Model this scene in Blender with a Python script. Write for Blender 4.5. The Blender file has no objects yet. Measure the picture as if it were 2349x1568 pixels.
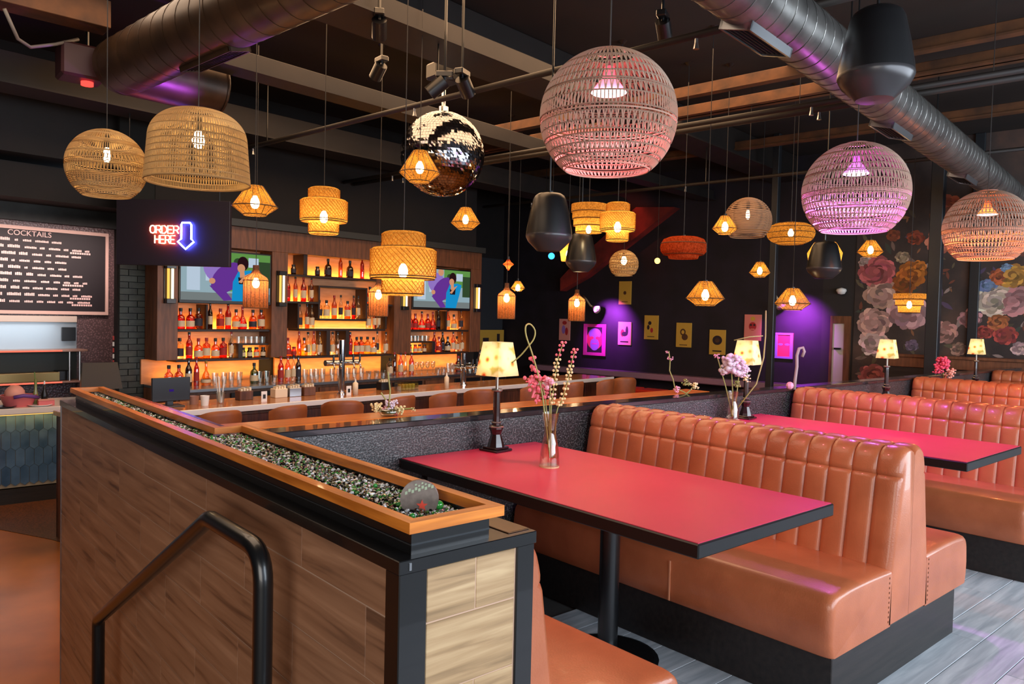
import bpy, math, random
from mathutils import Vector, Matrix
random.seed(7)
PI = math.pi
scene = bpy.context.scene
C = scene.collection

# ------------------------------------------------------------------ camera
# World frame: X runs along the low wall behind the booths, Y runs from the aisle towards that wall.
# The bar and the building are turned by TB against the booths (their frame is called "bar frame").
W, H, F = 2349, 1568, 1740.7
CZ = 1.45
PITCH, ROLL, TA, TB = math.radians(-1.976), math.radians(1.347), math.radians(41.09), math.radians(7.25)
def _cam_rows():
    cp, sp, cr, sr = math.cos(PITCH), math.sin(PITCH), math.cos(ROLL), math.sin(ROLL)
    m = Matrix(((1, 0, 0), (0, sp, -cp), (0, cp, sp)))
    r = Matrix(((cr, -sr, 0), (sr, cr, 0), (0, 0, 1)))
    c, s = math.cos(TA), math.sin(TA)
    return r @ m @ Matrix(((c, -s, 0), (s, c, 0), (0, 0, 1)))
CM = _cam_rows()
cam_data = bpy.data.cameras.new('camera')
cam_data.sensor_width = 36.0
cam_data.lens = 36.0 * F / W
cam_data.clip_start = 0.05
cam = bpy.data.objects.new('camera', cam_data)
C.objects.link(cam)
cam.matrix_world = Matrix(((CM[0][0], -CM[1][0], -CM[2][0], 0), (CM[0][1], -CM[1][1], -CM[2][1], 0),
                           (CM[0][2], -CM[1][2], -CM[2][2], CZ), (0, 0, 0, 1)))
scene.camera = cam
cB, sB = math.cos(TB), math.sin(TB)
def toA(bx, by, z=0.0): return Vector((cB * bx - sB * by, sB * bx + cB * by, z))
def toB(p): return Vector((cB * p[0] + sB * p[1], -sB * p[0] + cB * p[1], p[2]))
def ray(px, py): return CM.transposed() @ Vector(((px - W / 2) / F, (py - H / 2) / F, 1.0))
def atD(px, py, d): return ray(px, py) * d + Vector((0, 0, CZ))            # point at a depth
def atZ(px, py, z):
    r = ray(px, py); t = (z - CZ) / r.z; return Vector((r.x * t, r.y * t, z))
def atBy(px, py, by):                                                        # bar frame coordinates on a plane by = const
    r = toB(ray(px, py)); t = by / r.y; return Vector((r.x * t, by, r.z * t + CZ))
def atBx(px, py, bx):
    r = toB(ray(px, py)); t = bx / r.x; return Vector((bx, r.y * t, r.z * t + CZ))

# ------------------------------------------------------------------ view and light
scene.view_settings.view_transform = 'Standard'
scene.view_settings.look = 'None'
scene.view_settings.exposure = 0.0
scene.view_settings.gamma = 1.0
scene.view_settings.use_curve_mapping = False
scene.cycles.sample_clamp_indirect = 4.0
scene.cycles.max_bounces = 8
scene.cycles.transparent_max_bounces = 12
scene.cycles.caustics_reflective = False
scene.cycles.caustics_refractive = False

world = bpy.data.worlds.new('sky'); scene.world = world; world.use_nodes = True
bgn = world.node_tree.nodes['Background']
bgn.inputs[0].default_value = (0.62, 0.75, 1.0, 1); bgn.inputs[1].default_value = 1.2

def area_light(name, loc, rot, sx, sy, power, col, spread=180):
    l = bpy.data.lights.new(name, 'AREA'); l.shape = 'RECTANGLE'; l.size = sx; l.size_y = sy
    l.energy = power; l.color = col; l.spread = math.radians(spread)
    o = bpy.data.objects.new(name, l); C.objects.link(o); o.location = loc; o.rotation_euler = rot
    return o
def spot_light(name, loc, target, power, col, angle, blend=0.6, r=0.03):
    l = bpy.data.lights.new(name, 'SPOT'); l.energy = power; l.color = col; l.spot_size = math.radians(angle)
    l.spot_blend = blend; l.shadow_soft_size = r
    o = bpy.data.objects.new(name, l); C.objects.link(o); o.location = loc
    o.rotation_euler = (Vector(target) - Vector(loc)).to_track_quat('-Z', 'Y').to_euler(); return o
def point_light(name, loc, power, col, r=0.05):
    l = bpy.data.lights.new(name, 'POINT'); l.energy = power; l.color = col; l.shadow_soft_size = r
    o = bpy.data.objects.new(name, l); C.objects.link(o); o.location = loc; return o
DAY = (0.80, 0.90, 1.0)
# daylight through the shop windows along the aisle (behind and right of the photographer)
area_light('window_daylight_east', (6.0, -2.25, 1.9), (math.radians(90), 0, 0), 11.0, 2.2, 640, DAY)
area_light('window_daylight_west', (-2.6, -1.5, 1.7), (math.radians(90), 0, math.radians(-46)), 2.6, 2.4, 120, (1.0, 0.93, 0.85))
# added warm fill above the bar room, without any ceiling fittings
area_light('fill_light_bar', (5.0, 6.0, 4.0), (0, 0, 0), 6.0, 4.0, 340, (1.0, 0.60, 0.32))
area_light('fill_light_front', (0.6, 4.6, 4.0), (0, 0, 0), 3.0, 4.5, 130, (1.0, 0.72, 0.5))

# ------------------------------------------------------------------ materials
MATS = {}
def _new(name):
    m = bpy.data.materials.new(name); m.use_nodes = True; MATS[name] = m
    nt = m.node_tree; b = nt.nodes['Principled BSDF']; return m, nt, b
def srgb(r, g, b):
    f = lambda v: (v / 255) / 12.92 if v / 255 <= 0.04045 else (((v / 255) + 0.055) / 1.055) ** 2.4
    return (f(r), f(g), f(b), 1)
def flat(name, col, rough=0.5, metal=0.0, emit=None, es=0.0, spec=0.5, alpha=1.0, coat=0.0, trans=0.0):
    m, nt, b = _new(name)
    b.inputs['Base Color'].default_value = col; b.inputs['Roughness'].default_value = rough
    b.inputs['Metallic'].default_value = metal; b.inputs['Specular IOR Level'].default_value = spec
    b.inputs['Coat Weight'].default_value = coat; b.inputs['Transmission Weight'].default_value = trans
    if emit: b.inputs['Emission Color'].default_value = emit; b.inputs['Emission Strength'].default_value = es
    b.inputs['Alpha'].default_value = alpha
    return m
def ramp_mat(name, stops, scale=(1, 1, 1), nscale=5, detail=6, rough=0.5, bump=0.0, metal=0.0, rand=False, kind='noise', dist=0.0, spec=0.5, bscale=None, coat=0.0, rot=(0, 0, 0)):
    """noise (or voronoi) through a colour ramp in object space; rand shifts the pattern per object"""
    m, nt, b = _new(name); N = nt.nodes; L = nt.links
    tc = N.new('ShaderNodeTexCoord'); mp = N.new('ShaderNodeMapping'); mp.inputs['Scale'].default_value = scale
    mp.inputs['Rotation'].default_value = rot
    L.new(tc.outputs['Object'], mp.inputs['Vector'])
    if rand:
        oi = N.new('ShaderNodeObjectInfo'); mu = N.new('ShaderNodeVectorMath'); mu.operation = 'SCALE'
        mu.inputs[0].default_value = (13.0, 7.0, 11.0); L.new(oi.outputs['Random'], mu.inputs['Scale'])
        L.new(mu.outputs[0], mp.inputs['Location'])
    if kind == 'noise':
        t = N.new('ShaderNodeTexNoise'); t.inputs['Scale'].default_value = nscale; t.inputs['Detail'].default_value = detail
        t.inputs['Distortion'].default_value = dist; out = t.outputs['Fac']
    else:
        t = N.new('ShaderNodeTexVoronoi'); t.inputs['Scale'].default_value = nscale; out = t.outputs['Distance']
    L.new(mp.outputs[0], t.inputs['Vector'])
    r = N.new('ShaderNodeValToRGB'); e = r.color_ramp.elements
    while len(e) < len(stops): e.new(0.5)
    for i, (p, c) in enumerate(stops): e[i].position = p; e[i].color = c
    L.new(out, r.inputs[0]); L.new(r.outputs[0], b.inputs['Base Color'])
    b.inputs['Roughness'].default_value = rough; b.inputs['Metallic'].default_value = metal; b.inputs['Specular IOR Level'].default_value = spec
    b.inputs['Coat Weight'].default_value = coat
    if bump:
        bp = N.new('ShaderNodeBump'); bp.inputs['Strength'].default_value = bump; bp.inputs['Distance'].default_value = 0.01
        if bscale:
            t2 = N.new('ShaderNodeTexNoise'); t2.inputs['Scale'].default_value = bscale; L.new(tc.outputs['Object'], t2.inputs['Vector']); out = t2.outputs['Fac']
        L.new(out, bp.inputs['Height']); L.new(bp.outputs[0], b.inputs['Normal'])
    return m
def shade_mat(name, col, trans=0.6, weave=0.0, gaps=0.0):
    """thin woven shade: part diffuse, part translucent so a bulb inside makes it glow"""
    m = bpy.data.materials.new(name); m.use_nodes = True; MATS[name] = m
    nt = m.node_tree; N = nt.nodes; L = nt.links; N.remove(N['Principled BSDF'])
    d = N.new('ShaderNodeBsdfDiffuse'); t = N.new('ShaderNodeBsdfTranslucent'); x = N.new('ShaderNodeMixShader')
    d.inputs[0].default_value = col; t.inputs[0].default_value = col; x.inputs[0].default_value = trans
    if weave:
        tc = N.new('ShaderNodeTexCoord'); n = N.new('ShaderNodeTexNoise'); n.inputs['Scale'].default_value = weave; n.inputs['Detail'].default_value = 3
        r = N.new('ShaderNodeValToRGB'); r.color_ramp.elements[0].position = 0.3; r.color_ramp.elements[1].position = 0.7
        r.color_ramp.elements[0].color = (col[0] * .45, col[1] * .38, col[2] * .3, 1); r.color_ramp.elements[1].color = col
        L.new(tc.outputs['Object'], n.inputs['Vector']); L.new(n.outputs['Fac'], r.inputs[0])
        L.new(r.outputs[0], d.inputs[0]); L.new(r.outputs[0], t.inputs[0])
    L.new(d.outputs[0], x.inputs[1]); L.new(t.outputs[0], x.inputs[2]); out = x
    if gaps:                       # open weave: part of the light passes straight through
        tr = N.new('ShaderNodeBsdfTransparent'); y = N.new('ShaderNodeMixShader'); y.inputs[0].default_value = gaps
        L.new(x.outputs[0], y.inputs[1]); L.new(tr.outputs[0], y.inputs[2]); out = y
    L.new(out.outputs[0], N['Material Output'].inputs['Surface'])
    return m
def glow(name, col, s):
    m = bpy.data.materials.new(name); m.use_nodes = True; MATS[name] = m
    nt = m.node_tree; N = nt.nodes; N.remove(N['Principled BSDF'])
    e = N.new('ShaderNodeEmission'); e.inputs[0].default_value = (*col[:3], 1); e.inputs[1].default_value = s
    nt.links.new(e.outputs[0], N['Material Output'].inputs['Surface']); return m
def tinted(name, col, gloss=0.12, rough=0.05):
    """thin tinted glass: see-through colour plus a little reflection"""
    m = bpy.data.materials.new(name); m.use_nodes = True; MATS[name] = m
    nt = m.node_tree; N = nt.nodes; L = nt.links; N.remove(N['Principled BSDF'])
    t = N.new('ShaderNodeBsdfTransparent'); g = N.new('ShaderNodeBsdfGlossy'); x = N.new('ShaderNodeMixShader'); f = N.new('ShaderNodeLayerWeight')
    ma = N.new('ShaderNodeMath'); ma.operation = 'MULTIPLY_ADD'; ma.inputs[1].default_value = 0.5; ma.inputs[2].default_value = gloss
    f.inputs[0].default_value = 0.35
    t.inputs[0].default_value = (*col[:3], 1); g.inputs['Roughness'].default_value = rough
    L.new(f.outputs['Facing'], ma.inputs[0]); L.new(ma.outputs[0], x.inputs[0]); L.new(t.outputs[0], x.inputs[1]); L.new(g.outputs[0], x.inputs[2])
    L.new(x.outputs[0], N['Material Output'].inputs['Surface']); return m

leather = ramp_mat('tan_leather', [(0.25, srgb(152, 80, 48)), (0.75, srgb(184, 104, 66))], nscale=5, detail=8, rough=0.38, bump=0.10, bscale=160, coat=0.22)
leather_dark = ramp_mat('brown_leather', [(0.3, srgb(120, 62, 26)), (0.7, srgb(152, 84, 38))], nscale=6, rough=0.5)
black_wood = ramp_mat('black_stained_wood', [(0.3, srgb(17, 13, 12)), (0.8, srgb(38, 31, 28))], scale=(1, 14, 14), nscale=3, rough=0.45, bump=0.1)
black_metal = flat('black_steel', srgb(15, 16, 18), 0.3, 0.0, coat=0.25)
black_paint = flat('black_paint', srgb(18, 16, 16), 0.5)
black_plastic = flat('black_plastic', srgb(16, 16, 18), 0.35)
speckle = ramp_mat('speckled_black_wallcovering', [(0.38, srgb(20, 20, 21)), (0.52, srgb(46, 45, 46)), (0.70, srgb(110, 108, 106))], nscale=115, detail=3, rough=0.32, bump=0.25)
table_red = ramp_mat('red_laminate', [(0.3, srgb(178, 46, 72)), (0.7, srgb(188, 54, 80))], nscale=3, rough=0.36, spec=0.32)
oak = ramp_mat('orange_oak', [(0.3, srgb(158, 84, 24)), (0.7, srgb(220, 132, 50))], scale=(16, 1.2, 16), nscale=3.2, rough=0.33, bump=0.06, coat=0.15)
tile_wood = ramp_mat('wood_look_tile', [(0.28, srgb(88, 62, 48)), (0.42, srgb(134, 96, 72)), (0.6, srgb(150, 110, 84)), (0.78, srgb(172, 130, 102))], scale=(13, 0.75, 13), nscale=2.8, detail=10, rough=0.42, bump=0.05, rand=True, dist=0.6)
tile_wood_end = ramp_mat('pale_wood_look_tile', [(0.25, srgb(112, 88, 60)), (0.5, srgb(158, 128, 92)), (0.75, srgb(184, 156, 118))], scale=(0.8, 14, 14), nscale=4.0, detail=8, rough=0.42, bump=0.05, rand=True, dist=0.6)
grout = flat('grout', srgb(176, 144, 122), 0.8)
edge_black = flat('black_edge_band', srgb(9, 10, 12), 0.42, spec=0.35)
grey_plank = ramp_mat('grey_plank', [(0.25, srgb(138, 146, 154)), (0.55, srgb(172, 178, 184)), (0.8, srgb(198, 202, 206))], scale=(0.8, 9, 9), nscale=3.5, detail=8, rough=0.55, rand=True, dist=0.5, bump=0.04)
steel = flat('brushed_steel', srgb(176, 178, 182), 0.28, 1.0)
chrome = flat('chrome', srgb(210, 212, 216), 0.12, 1.0)
galv = ramp_mat('galvanised_duct', [(0.3, srgb(96, 94, 92)), (0.7, srgb(140, 138, 134))], nscale=6, rough=0.36, metal=0.85)
brown_duct = ramp_mat('painted_duct', [(0.3, srgb(46, 32, 22)), (0.7, srgb(70, 50, 34))], nscale=5, rough=0.4, metal=0.4)
ceil_mat = ramp_mat('dark_ceiling_deck', [(0.3, srgb(20, 13, 9)), (0.7, srgb(36, 25, 18))], nscale=1.2, rough=0.85)
beam_mat = ramp_mat('painted_beam', [(0.3, srgb(20, 14, 11)), (0.7, srgb(32, 24, 19))], nscale=3, rough=0.6)
wood_beam = ramp_mat('bare_wood_joist', [(0.3, srgb(62, 38, 20)), (0.7, srgb(104, 64, 32))], scale=(1, 1, 1), nscale=5, rough=0.7)
white = flat('white_enamel', srgb(232, 228, 220), 0.4)
cream = flat('cream_paper', srgb(226, 208, 176), 0.7)
mirror = flat('mirror', srgb(156, 156, 162), 0.09, 1.0)
cord_mat = flat('black_cord', srgb(34, 30, 28), 0.6)
brass = flat('brass', srgb(190, 140, 60), 0.25, 1.0)
bulb_mat = glow('warm_bulb', (1.0, 0.74, 0.38), 110)
bulb_lan = glow('lantern_bulb', (1.0, 0.72, 0.36), 55)
bulb_soft = glow('soft_bulb', (1.0, 0.74, 0.42), 45)
glass = tinted('clear_glass', (0.93, 0.95, 0.93))

# ------------------------------------------------------------------ mesh helpers
def link(name, me, mat=None, parent=None, loc=None, rz=None):
    if mat is not None:
        for m in (mat if isinstance(mat, (list, tuple)) else (mat,)): me.materials.append(m)
    o = bpy.data.objects.new(name, me); C.objects.link(o)
    if parent is not None: o.parent = parent
    if loc is not None: o.location = loc
    if rz is not None: o.rotation_euler = (0, 0, rz)
    return o
class MB:
    def __init__(s): s.v = []; s.f = []; s.mi = []; s.cur = 0
    def add(s, vs, fs):
        n = len(s.v); s.v += [tuple(v) for v in vs]
        for f in fs: s.f.append(tuple(i + n for i in f)); s.mi.append(s.cur)
        return s
    def box(s, x0, x1, y0, y1, z0, z1, b=0.0):
        if b <= 0:
            return s.add([(x0, y0, z0), (x1, y0, z0), (x1, y1, z0), (x0, y1, z0), (x0, y0, z1), (x1, y0, z1), (x1, y1, z1), (x0, y1, z1)],
                  [(3, 2, 1, 0), (4, 5, 6, 7), (0, 1, 5, 4), (1, 2, 6, 5), (2, 3, 7, 6), (3, 0, 4, 7)])
        b = min(b, abs(x1 - x0) * .49, abs(y1 - y0) * .49, abs(z1 - z0) * .49)
        lo, hi = (x0, y0, z0), (x1, y1, z1); vs = []; ix = {}
        for sx in (0, 1):
            for sy in (0, 1):
                for sz in (0, 1):
                    sg = (sx, sy, sz)
                    for k in range(3):
                        p = []
                        for a in range(3):
                            o = hi[a] if sg[a] else lo[a]
                            if a != k: o += (-b if sg[a] else b)
                            p.append(o)
                        ix[(sg, k)] = len(vs); vs.append(p)
        fs = []
        c = Vector([(lo[a] + hi[a]) / 2 for a in range(3)])
        def put(ids):
            p = [Vector(vs[i]) for i in ids]; n = (p[1] - p[0]).cross(p[2] - p[0])
            if n.dot(p[0] - c) < 0: ids = ids[::-1]
            fs.append(tuple(ids))
        for k in range(3):
            a1, a2 = (k + 1) % 3, (k + 2) % 3
            for s0 in (0, 1):
                q = []
                for u, w in ((0, 0), (1, 0), (1, 1), (0, 1)):
                    g = [0, 0, 0]; g[k] = s0; g[a1] = u; g[a2] = w; q.append(ix[(tuple(g), k)])
                put(q)
        for k in range(3):          # edges parallel to axis k
            a1, a2 = (k + 1) % 3, (k + 2) % 3
            for u in (0, 1):
                for w in (0, 1):
                    g0 = [0, 0, 0]; g0[a1] = u; g0[a2] = w; g1 = list(g0); g1[k] = 1
                    put([ix[(tuple(g0), a1)], ix[(tuple(g1), a1)], ix[(tuple(g1), a2)], ix[(tuple(g0), a2)]])
        for sx in (0, 1):
            for sy in (0, 1):
                for sz in (0, 1): put([ix[((sx, sy, sz), k)] for k in range(3)])
        return s.add(vs, fs)
    def tube(s, pts, r, n=8, cap=True, closed=False):
        P = [Vector(p) for p in pts]; m = len(P); rs = r if isinstance(r, (list, tuple)) else [r] * m
        base = len(s.v); up = None
        for i, p in enumerate(P):
            a = P[(i - 1) % m] if (closed or i > 0) else p; b = P[(i + 1) % m] if (closed or i < m - 1) else p
            d = (b - a)
            d = d.normalized() if d.length > 1e-9 else Vector((0, 0, 1))
            if up is None:
                up = Vector((0, 0, 1)) if abs(d.z) < 0.9 else Vector((1, 0, 0))
            u = d.cross(up)
            if u.length < 1e-6: u = d.orthogonal()
            u.normalize(); w = u.cross(d).normalized(); up = w
            for k in range(n):
                t = 2 * PI * k / n; q = p + (u * math.cos(t) + w * math.sin(t)) * rs[i]; s.v.append(tuple(q))
        for i in range(m if closed else m - 1):
            for k in range(n):
                a = base + i * n + k; b = base + i * n + (k + 1) % n; j = (i + 1) % m
                s.f.append((a, b, base + j * n + (k + 1) % n, base + j * n + k)); s.mi.append(s.cur)
        if cap and not closed:
            s.f.append(tuple(base + k for k in range(n))[::-1]); s.mi.append(s.cur)
            s.f.append(tuple(base + (m - 1) * n + k for k in range(n))); s.mi.append(s.cur)
        return s
    def lathe(s, prof, n=24, c=(0, 0, 0), cap0=False, cap1=False, sx=1.0, sy=1.0):
        base = len(s.v); m = len(prof)
        for r, z in prof:
            for k in range(n):
                t = 2 * PI * k / n; s.v.append((c[0] + r * math.cos(t) * sx, c[1] + r * math.sin(t) * sy, c[2] + z))
        for i in range(m - 1):
            for k in range(n):
                s.f.append((base + i * n + k, base + i * n + (k + 1) % n, base + (i + 1) * n + (k + 1) % n, base + (i + 1) * n + k)); s.mi.append(s.cur)
        if cap0: s.f.append(tuple(base + k for k in range(n))[::-1]); s.mi.append(s.cur)
        if cap1: s.f.append(tuple(base + (m - 1) * n + k for k in range(n))); s.mi.append(s.cur)
        return s
    def prism(s, poly, y0, y1):                       # polygon in (x, z) pushed along y
        n = len(poly)
        vs = [(x, y0, z) for x, z in poly] + [(x, y1, z) for x, z in poly]
        fs = [tuple(range(n)), tuple(range(2 * n - 1, n - 1, -1))] + [(i, n + i, n + (i + 1) % n, (i + 1) % n) for i in range(n)]
        return s.add(vs, fs)
    def ball(s, c, r, n=8, m=6, sz=1.0):
        prof = [(max(1e-4, r * math.sin(PI * i / m)), -r * sz * math.cos(PI * i / m)) for i in range(m + 1)]
        return s.lathe(prof, n, c)
    def build(s, name, mat=None, parent=None, loc=None, rz=None, smooth=False, angle=None):
        me = bpy.data.meshes.new(name); me.from_pydata(s.v, [], s.f)
        me.polygons.foreach_set('material_index', s.mi)
        if smooth:
            me.polygons.foreach_set('use_smooth', [True] * len(s.f))
        me.update()
        o = link(name, me, mat, parent, loc, rz)
        if smooth and angle:
            try: me.set_sharp_from_angle(angle=math.radians(angle))
            except Exception: pass
        return o
def tag(o, label=None, cat=None, group=None, kind=None):
    if label: o['label'] = label
    if cat: o['category'] = cat
    if group: o['group'] = group
    if kind: o['kind'] = kind
    return o
def thing(name, label, cat, loc=(0, 0, 0), rz=0.0, group=None):
    o = bpy.data.objects.new(name, None); C.objects.link(o); o.empty_display_size = 0.05
    o.location = loc; o.rotation_euler = (0, 0, rz); return tag(o, label, cat, group)
def struct(name, mb, mat, rz=0.0, smooth=False, parent=None, label=None):
    o = mb.build(name, mat, parent, rz=rz, smooth=smooth)
    if parent is None: o['kind'] = 'structure'
    if label: o['label'] = label
    return o
def dup(root, loc=None, rz=None, label=None, group=None, parent=None):
    r = root.copy(); C.objects.link(r); r.parent = parent
    if loc is not None: r.location = loc
    if rz is not None: r.rotation_euler = (0, 0, rz)
    if label: r['label'] = label
    if group: r['group'] = group
    for ch in list(root.children):
        c = ch.copy(); C.objects.link(c); c.parent = r
        for g in list(ch.children):
            d = g.copy(); C.objects.link(d); d.parent = c
    return r
def text_mesh(name, s, size, mat, parent, loc, rot, depth=0.002, align='CENTER'):
    cu = bpy.data.curves.new(name, 'FONT'); cu.body = s; cu.size = size; cu.extrude = depth; cu.align_x = align
    t = bpy.data.objects.new(name, cu); C.objects.link(t)
    me = bpy.data.meshes.new_from_object(t.evaluated_get(bpy.context.evaluated_depsgraph_get()))
    bpy.data.objects.remove(t); bpy.data.curves.remove(cu)
    me.materials.clear(); o = link(name, me, mat, parent); o.location = loc; o.rotation_euler = rot; return o

# ------------------------------------------------------------------ the setting
ZL = -0.5                    # bar room floor, three steps below the booth floor
ZC = 4.2                     # ceiling deck
BX1 = 12.6                   # end wall (bar frame)
YW = 3.06                    # low wall behind the booths
fl = struct('floor', MB().box(0.9, 14.5, -3.0, YW, -0.12, -0.012).box(-4.6, 0.9, -3.0, 1.86, -0.12, -0.012), flat('subfloor', srgb(70, 68, 66), 0.8))
PLW, PLL = 0.178, 1.22
plank_me = {}
def plank(x0, x1, y0, y1):
    key = round(x1 - x0, 3), round(y1 - y0, 3)
    if key not in plank_me:
        mb = MB().box(0, x1 - x0, 0, y1 - y0, -0.012, 0.0, 0.0015); o = mb.build('floor_plank', grey_plank, fl, (x0, y0, 0)); plank_me[key] = o.data
    else:
        o = bpy.data.objects.new('floor_plank', plank_me[key]); C.objects.link(o); o.parent = fl; o.location = (x0, y0, 0)
    return o
for r in range(18):
    y0 = -0.62 + r * PLW
    off = (r * 0.47) % PLL
    k = 0
    x = 1.3 - off
    while x < 10.4:
        plank(x, x + PLL - 0.003, y0, y0 + PLW - 0.003); x += PLL
lower = ramp_mat('warm_polished_floor', [(0.3, srgb(124, 70, 22)), (0.7, srgb(176, 106, 40))], scale=(1, 1, 1), nscale=1.6, rough=0.3, detail=5)
struct('floor_lower', MB().box(-6.5, BX1 + 0.4, -1.0, 13.0, ZL - 0.1, ZL), lower, TB)
# dark mosaic strip in front of the counter, with a curved edge
mos = ramp_mat('brown_mosaic', [(0.2, srgb(30, 18, 12)), (0.6, srgb(92, 54, 32))], nscale=60, kind='voronoi', rough=0.4)
pts = [(-1.2, 8.72), (3.0, 8.72), (3.0, 5.6), (1.9, 5.75), (1.62, 6.1), (1.45, 6.6), (1.25, 7.2), (0.95, 7.8), (0.6, 8.2), (-1.2, 8.35)]
mb = MB(); n = len(pts); mb.add([(x, y, ZL + 0.004) for x, y in pts] + [(x, y, ZL) for x, y in pts], [tuple(range(n))] + [(i, (i + 1) % n, n + (i + 1) % n, n + i) for i in range(n)])
struct('floor_mosaic', mb, mos)
# steps down beside the partition
st = struct('floor_steps', MB().box(-2.4, 0.74, 1.86, 2.23, ZL, -0.167), ramp_mat('step_wood', [(0.3, srgb(86, 60, 44)), (0.7, srgb(120, 86, 62))], nscale=6, rough=0.5))
struct('step', MB().box(-2.4, 0.74, 2.23, 2.60, ZL, -0.334), MATS['step_wood'], parent=st)
struct('step', MB().box(-2.4, 0.74, 1.50, 1.86, -0.13, -0.004), MATS['step_wood'], parent=st)

ceil = struct('ceiling', MB().box(-6.5, BX1 + 0.3, -4.8, 13.0, ZC, ZC + 0.1), ceil_mat, TB)
dark_wall = ramp_mat('dark_plaster', [(0.3, srgb(14, 9, 7)), (0.7, srgb(23, 16, 13))], nscale=2.5, rough=0.8)
purple_wall = ramp_mat('deep_violet_plaster', [(0.3, srgb(20, 14, 18)), (0.7, srgb(34, 25, 36))], nscale=3, rough=0.7)
struct('wall_end', MB().box(BX1, BX1 + 0.2, 4.45, 13.0, ZL - 0.1, ZC).box(BX1, BX1 + 0.2, -4.8, 4.45, ZL - 0.1, ZC), dark_wall, TB)
struct('wall_violet', MB().box(BX1 - 0.03, BX1, 4.45, 11.5, ZL, ZC), purple_wall, TB)
struct('wall_back', MB().box(3.90, 9.3, 9.15, 9.35, ZL - 0.1, ZC).box(9.1, 9.3, 9.35, 11.7, ZL - 0.1, ZC).box(3.84, 4.1, 9.22, 10.6, ZL - 0.1, ZC).box(9.3, BX1 + .2, 11.5, 11.7, ZL - 0.1, ZC), dark_wall, TB)
mos_wall = ramp_mat('mauve_mosaic_tile', [(0.15, srgb(128, 98, 98)), (0.5, srgb(84, 64, 64))], nscale=42, kind='voronoi', rough=0.35, bump=0.3)
wk = struct('wall_kitchen', MB().box(-2.5, 3.84, 10.2, 10.4, ZL - 0.1, 2.42), mos_wall, TB)
soff = ramp_mat('soffit_brown', [(0.3, srgb(20, 15, 13)), (0.7, srgb(30, 23, 21))], nscale=3, rough=0.7)
struct('trim_1', MB().box(-2.5, 3.84, 10.12, 10.2, 2.42, 2.62), ramp_mat('grey_green_trim', [(0.3, srgb(26, 27, 25)), (0.7, srgb(38, 40, 37))], nscale=9, rough=0.6), TB)
struct('wall_soffit', MB().box(-2.5, 3.9, 9.6, 10.2, 2.62, 3.0).box(-2.5, 3.9, 9.35, 10.2, 3.06, ZC), soff, TB)
brick_dark = ramp_mat('dark_green_brick', [(0.3, srgb(34, 38, 36)), (0.7, srgb(60, 66, 60))], nscale=9, rough=0.6, rand=True)
pier = struct('wall_pier', MB().box(3.50, 3.90, 9.16, 9.22, ZL - 0.1, ZC), flat('mortar_dark', srgb(24, 26, 25), 0.9), TB)
bk = None
for r in range(26):
    z0 = 0.30 + r * 0.072
    for k in range(3):
        x0 = 3.505 + k * 0.2 - (0.1 if r % 2 else 0)
        a, b = max(x0, 3.505), min(x0 + 0.19, 3.895)
        if b - a < 0.03: continue
        MB().box(a, b, 9.145 - random.random() * 0.006, 9.16, z0, z0 + 0.064).build('brick', brick_dark, pier)
# unseen sides that close the room, with shop windows on the aisle side
struct('wall_left', MB().box(-6.5, -6.3, -4.8, 13.0, ZL - 0.1, ZC), dark_wall, TB)
struct('wall_rear', MB().box(-6.5, -2.5, 12.8, 13.0, ZL - 0.1, ZC).box(-2.5, 4.0, 12.8, 13.0, ZL - 0.1, ZC), dark_wall, TB)
wf = MB().box(-6.3, 14.5, -3.2, -3.0, -0.12, 0.7).box(-6.3, 14.5, -3.2, -3.0, 3.1, ZC)
for x in (-6.3, -1.2, 2.4, 6.0, 9.6, 13.2): wf.box(x, x + 0.3, -3.2, -3.0, 0.7, 3.1)
struct('wall_aisle', wf, dark_wall)
for i, x in enumerate((-0.9, 2.7, 6.3, 9.9)):
    w = struct('window_%d' % (i + 1), MB().box(x, x + 3.3, -3.12, -3.08, 0.7, 0.76).box(x, x + 3.3, -3.12, -3.08, 3.04, 3.1).box(x + 1.63, x + 1.69, -3.12, -3.08, 0.76, 3.04), black_metal)

# low wall behind the booths, glossy speckled covering with a black cap
lw = struct('wall_low', MB().box(1.09, 12.3, YW, YW + 0.10, ZL, 0.905), speckle)
gloss_black = flat('glossy_black_cap', srgb(30, 31, 34), 0.16, coat=0.4)
struct('wall_cap', MB().box(1.0, 12.3, YW - 0.012, YW + 0.125, 0.905, 0.934, 0.004), gloss_black, parent=lw)
# oak drink rail on the bar side of that wall
tag(MB().box(1.09, 4.7, YW + 0.127, YW + 0.34, 0.896, 0.936, 0.006).build('drink_rail', ramp_mat('oak_rail', [(0.3, srgb(150, 78, 26)), (0.7, srgb(206, 120, 48))], scale=(1.2, 16, 16), nscale=3.2, rough=0.28, bump=0.05)),
    'long orange oak drink rail along the bar side of the black speckled low wall', 'ledge')

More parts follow.
